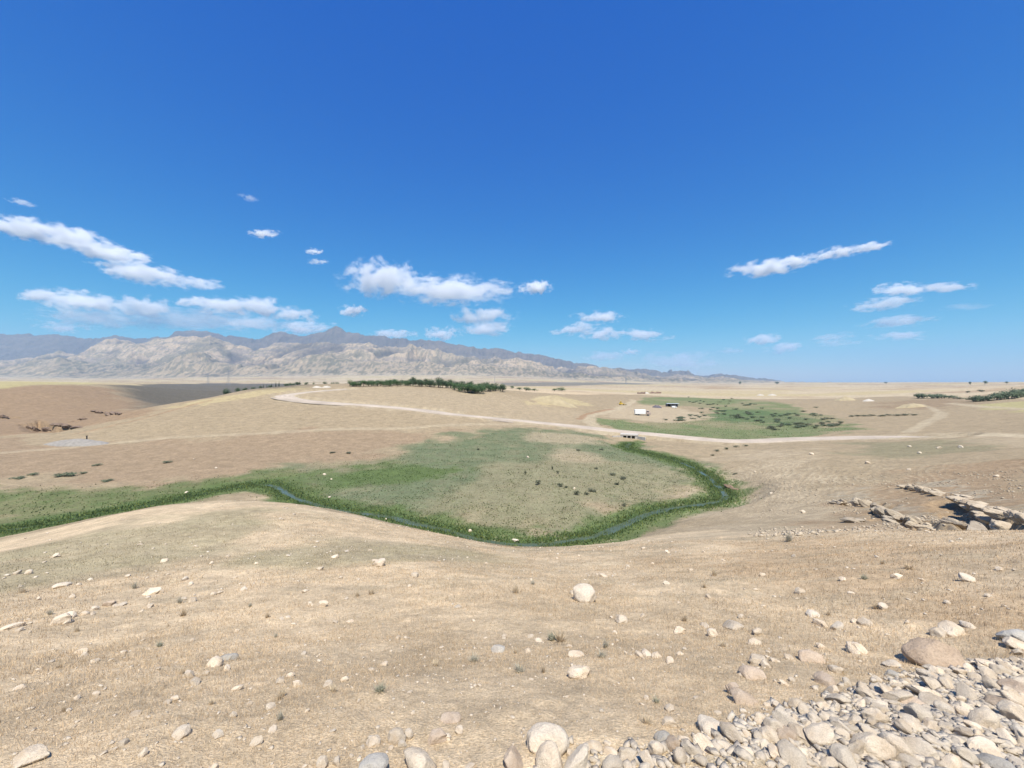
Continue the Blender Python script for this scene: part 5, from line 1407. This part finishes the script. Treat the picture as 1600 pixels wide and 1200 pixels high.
# lattice power pylons on the far plain
def pylon(px, top, base, depth, lab):
    y = depth; x = (px - 800) / F * y; z = float(terrain(np.array([x]), np.array([y]))[0])
    H = (HOR - top) / F * y - z
    t = empty('power_pylon', (x, y, z), lab, 'pylon')
    wb = H * .085; r_ = .28
    lv = [0, .2, .38, .54, .68, .8, .9, 1.0]
    wd = [wb * (1 - .86 * l) for l in lv]
    for sx in (-1, 1):
        for sy in (-1, 1):
            MB().tube((sx * wb, sy * wb, -1), (sx * wd[-1], sy * wd[-1], H), r_, r_ * .7, 5).build('leg', M_STEEL, t)
    br = MB()
    for k in range(len(lv) - 1):
        for s1, s2 in (((-1, -1), (1, -1)), ((1, -1), (1, 1)), ((1, 1), (-1, 1)), ((-1, 1), (-1, -1))):
            br.tube((s1[0] * wd[k], s1[1] * wd[k], H * lv[k]), (s2[0] * wd[k + 1], s2[1] * wd[k + 1], H * lv[k + 1]), r_ * .5, seg=4)
            br.tube((s2[0] * wd[k], s2[1] * wd[k], H * lv[k]), (s1[0] * wd[k + 1], s1[1] * wd[k + 1], H * lv[k + 1]), r_ * .5, seg=4)
    br.build('lattice_bracing', M_STEEL, t)
    for l, w_ in ((.68, .15), (.80, .13), (.92, .10)):
        MB().tube((-H * w_, 0, H * l), (H * w_, 0, H * l), r_ * .9, seg=5).tube((-H * w_, 0, H * l), (0, 0, H * (l + .05)), r_ * .5, seg=4).tube((H * w_, 0, H * l), (0, 0, H * (l + .05)), r_ * .5, seg=4).build('crossarm', M_STEEL, t)
pylon(325, 582.5, 597, 1900, "faint lattice power pylon on the far plain, left of two beyond the painted cloud shade")
pylon(357, 577.5, 597, 1700, "taller lattice power pylon beyond the painted cloud shade, right of two")
pylon(773, 588, 599, 2100, "tiny lattice power pylon just past the orchard's right end")
pylon(978, 587, 600, 2600, "faint tiny pylon on the pale plain below the mountain's tail")

for L_ in list(protos.values()) + list(SHR.values()):          # sorts of plant that found no place
    for p in L_:
        if p.name not in used:
            if 'category' in p.keys(): continue
            for ch in list(p.children): bpy.data.objects.remove(ch)
            bpy.data.objects.remove(p)
# ------------------------------------------------------------------ haze: the dry air of the plain
hz = bpy.data.materials.new("haze_air"); hz.use_nodes = True
ht = hz.node_tree
for n_ in list(ht.nodes): ht.nodes.remove(n_)
ho = ht.nodes.new('ShaderNodeOutputMaterial'); hv = ht.nodes.new('ShaderNodeVolumePrincipled')
hv.inputs['Color'].default_value = (.37, .62, .92, 1)
hv.inputs['Density'].default_value = 5.5e-5
hv.inputs['Anisotropy'].default_value = 0.0
ht.links.new(hv.outputs[0], ho.inputs['Volume'])
x0, x1, y0, y1, z0, z1 = -15500, 15500, -6500, 15500, -60, 1150
bv = [(x, y, z) for z in (z0, z1) for y in (y0, y1) for x in (x0, x1)]
bf = [(0, 2, 3, 1), (4, 5, 7, 6), (0, 1, 5, 4), (2, 6, 7, 3), (0, 4, 6, 2), (1, 3, 7, 5)]
haze = mesh_obj("haze", bv, bf, hz)
tag(haze, kind='stuff')
# ------------------------------------------------------------------ clouds: bodies of mist, well above and beyond the haze
def cloud_mat(seed, dens, soft=.45, grain=1.0):
    m = bpy.data.materials.new("cloud_mist"); m.use_nodes = True
    t = m.node_tree
    for n_ in list(t.nodes): t.nodes.remove(n_)
    out = t.nodes.new('ShaderNodeOutputMaterial'); v = t.nodes.new('ShaderNodeVolumePrincipled')
    v.inputs['Color'].default_value = (.985, .985, .99, 1); v.inputs['Anisotropy'].default_value = 0.0
    tc = t.nodes.new('ShaderNodeTexCoord')
    # object space is the unit ball: falloff from the middle, flat-bottomed
    sp = t.nodes.new('ShaderNodeSeparateXYZ'); t.links.new(tc.outputs['Object'], sp.inputs[0])
    ln = t.nodes.new('ShaderNodeVectorMath'); ln.operation = 'LENGTH'; t.links.new(tc.outputs['Object'], ln.inputs[0])
    n1 = t.nodes.new('ShaderNodeTexNoise'); n1.noise_dimensions = '4D'; n1.inputs['W'].default_value = seed * 3.7
    n1.inputs['Scale'].default_value = 2.2 * grain; n1.inputs['Detail'].default_value = 7; n1.inputs['Roughness'].default_value = .60
    mp = t.nodes.new('ShaderNodeMapping'); mp.inputs['Scale'].default_value = (1.5, 1.0, .8)
    t.links.new(tc.outputs['Object'], mp.inputs[0]); t.links.new(mp.outputs[0], n1.inputs['Vector'])
    def math_(op, a, b):
        n_ = t.nodes.new('ShaderNodeMath'); n_.operation = op
        for k, q_ in enumerate((a, b)):
            if isinstance(q_, (int, float)): n_.inputs[k].default_value = q_
            else: t.links.new(q_, n_.inputs[k])
        return n_.outputs[0]
    noise = math_('MULTIPLY', math_('SUBTRACT', n1.outputs[0], .5), 3.0)
    core = math_('SUBTRACT', .62, ln.outputs['Value'])
    val = math_('ADD', core, noise)
    mr = t.nodes.new('ShaderNodeMapRange'); mr.interpolation_type = 'SMOOTHSTEP'
    mr.inputs[1].default_value = 0.0; mr.inputs[2].default_value = soft; mr.inputs[3].default_value = 0; mr.inputs[4].default_value = dens
    t.links.new(val, mr.inputs[0])
    edge = t.nodes.new('ShaderNodeMapRange'); edge.interpolation_type = 'SMOOTHSTEP'
    edge.inputs[1].default_value = 1.0; edge.inputs[2].default_value = .72; edge.inputs[3].default_value = 0; edge.inputs[4].default_value = 1
    t.links.new(ln.outputs['Value'], edge.inputs[0])
    t.links.new(math_('MULTIPLY', mr.outputs[0], edge.outputs[0]), v.inputs['Density'])
    t.links.new(v.outputs[0], out.inputs['Volume'])
    return m
CLOUDS = [  # px, py, width, height, opacity, tilt (deg), label
 (45,358,120,34,1.0,-8,"broad white cloud at the left margin, upper left end of the slanting bank"),
 (115,373,130,34,.95,-14,"long white cloud in the middle of the slanting bank at left"),
 (172,396,120,24,.9,-6,"thin white cloud under the middle of the slanting bank"),
 (228,428,150,32,.95,-9,"white cloud at the lower right end of the slanting bank"),
 (310,442,90,18,.6,-6,"faint tail of the slanting cloud bank"),
 (62,462,56,20,.75,4,"small white head at the left end of the low cloud bank"),
 (118,470,110,34,.85,-4,"white heaped cloud in the left part of the low cloud bank"),
 (160,474,70,22,.8,-3,"cloud right of the white heaped one in the low bank"),
 (228,479,90,30,.85,-3,"rounded white cloud in the middle of the low bank"),
 (300,471,56,16,.75,0,"small white crest standing above the low bank"),
 (345,478,110,28,.85,-4,"white heaped cloud in the right part of the low bank"),
 (410,480,96,30,.85,-5,"whitest cloud at the right end of the low bank"),
 (460,492,70,20,.7,-3,"ragged last cloud of the low bank, over the left of the peak"),
 (150,497,190,32,.45,-2,"dim grey underside cloud below the left of the low bank"),
 (300,500,240,34,.45,-1,"dim grey underside cloud below the middle of the low bank"),
 (100,512,80,18,.45,0,"dim cloud resting on the blue ridge at left"),
 (400,506,130,26,.5,0,"dim cloud behind the round mountain's right shoulder"),
 (470,513,100,20,.7,4,"small white cloud sitting behind the pointed peak"),
 (34,316,44,10,.35,-8,"wispy streak of cloud high at the left"),
 (388,309,36,10,.25,-14,"faintest wisp high over the slanting bank"),
 (411,365,50,12,.85,0,"small flat cloud alone, higher of those left of the middle"),
 (491,393,28,9,.8,0,"tiny flat cloud above a fainter twin"),
 (496,409,34,8,.5,0,"faint tiny cloud below its twin"),
 (596,436,116,52,1.0,0,"big bright heaped cloud at the middle of the sky"),
 (705,454,200,42,1.0,0,"long bright cloud joined to the right of the big heaped one"),
 (838,450,52,20,1.0,0,"small bright cloud right of the long bright one"),
 (551,486,44,17,.95,0,"small bright puff above the pointed peak's right shoulder"),
 (755,495,100,30,.8,0,"ragged cloud over the mountain's right half"),
 (762,514,80,24,.75,0,"lower part of the ragged cloud over the mountain's right half"),
 (616,522,74,15,.75,0,"flat cloud resting on the ridge right of the peak"),
 (691,521,56,22,.9,0,"small peaked cloud on the ridge line"),
 (936,496,82,19,.85,0,"flat lens cloud over the mountain's tail"),
 (905,514,86,19,.8,5,"white cloud under the flat lens cloud, left part"),
 (945,522,70,20,.8,4,"white cloud under the flat lens cloud, right part"),
 (1005,523,90,18,.75,-5,"white cloud trailing up to the right above the plain"),
 (985,550,32,10,.6,0,"tiny cloud low over the plain's middle"),
 (945,557,70,16,.45,0,"dim low cloud behind the mountain's tail"),
 (1060,566,150,34,.42,0,"large dim haze cloud low above the plain"),
 (1195,419,110,24,1.0,5,"white cloud at the left end of the bright streak at right"),
 (1245,409,66,20,.9,9,"white cloud in the middle of the bright streak at right"),
 (1305,396,80,18,.85,8,"thin white cloud along the bright streak at right"),
 (1360,386,64,14,.8,7,"thin white cloud at the right tip of the bright streak"),
 (1410,452,86,20,.8,0,"flat white cloud right of the bright streak, left part"),
 (1475,449,90,13,.65,0,"flat white cloud right of the bright streak, right part"),
 (1380,475,110,20,.6,5,"soft cloud under the flat white one at right"),
 (1405,502,110,20,.5,6,"soft slanting cloud lower at right"),
 (1408,525,86,15,.45,0,"dim flat cloud low at right"),
 (1192,530,66,18,.6,8,"soft white cloud low right of the plain's middle"),
 (1226,543,66,16,.5,6,"soft white cloud lower right of another"),
 (1300,527,70,14,.35,8,"dim streak cloud low at right, upper"),
 (1310,536,80,12,.3,0,"dim streak cloud low at right, lower"),
 (1142,548,44,10,.3,0,"dim small cloud low above the plain"),
 (1510,480,90,10,.18,0,"barely visible streak cloud near the right margin"),
]
bpy_ico = bmesh.new(); bmesh.ops.create_icosphere(bpy_ico, subdivisions=3, radius=1.0)
cl_me = bpy.data.meshes.new('cloud'); bpy_ico.to_mesh(cl_me); bpy_ico.free()
for i, (px, py, w, h_, op, tl, lab) in enumerate(CLOUDS):
    el = (HOR - py) / F
    Y = min(2600 / el, 27000); 
    if Y < 17500: Y = max(Y, 16500)
    sx = w / F * Y * .5 * 1.35; sz = h_ / F * Y * .5 * 1.45; sy = max(sz * 1.6, sx * .45)
    me = cl_me.copy(); 
    dens = 6.0 * op ** 1.6 / (2 * sy)
    me.materials.append(cloud_mat(i + 1, dens * 1.6, .42, max(1.0, (w / 90.0) ** .8)))
    o = bpy.data.objects.new('cloud', me); COL.objects.link(o)
    o.location = ((px - 800) / F * Y, Y, (HOR - py) / F * Y)
    o.scale = (sx, sy, sz); o.rotation_euler = (0, math.radians(-tl), 0)
    tag(o, lab, 'cloud')
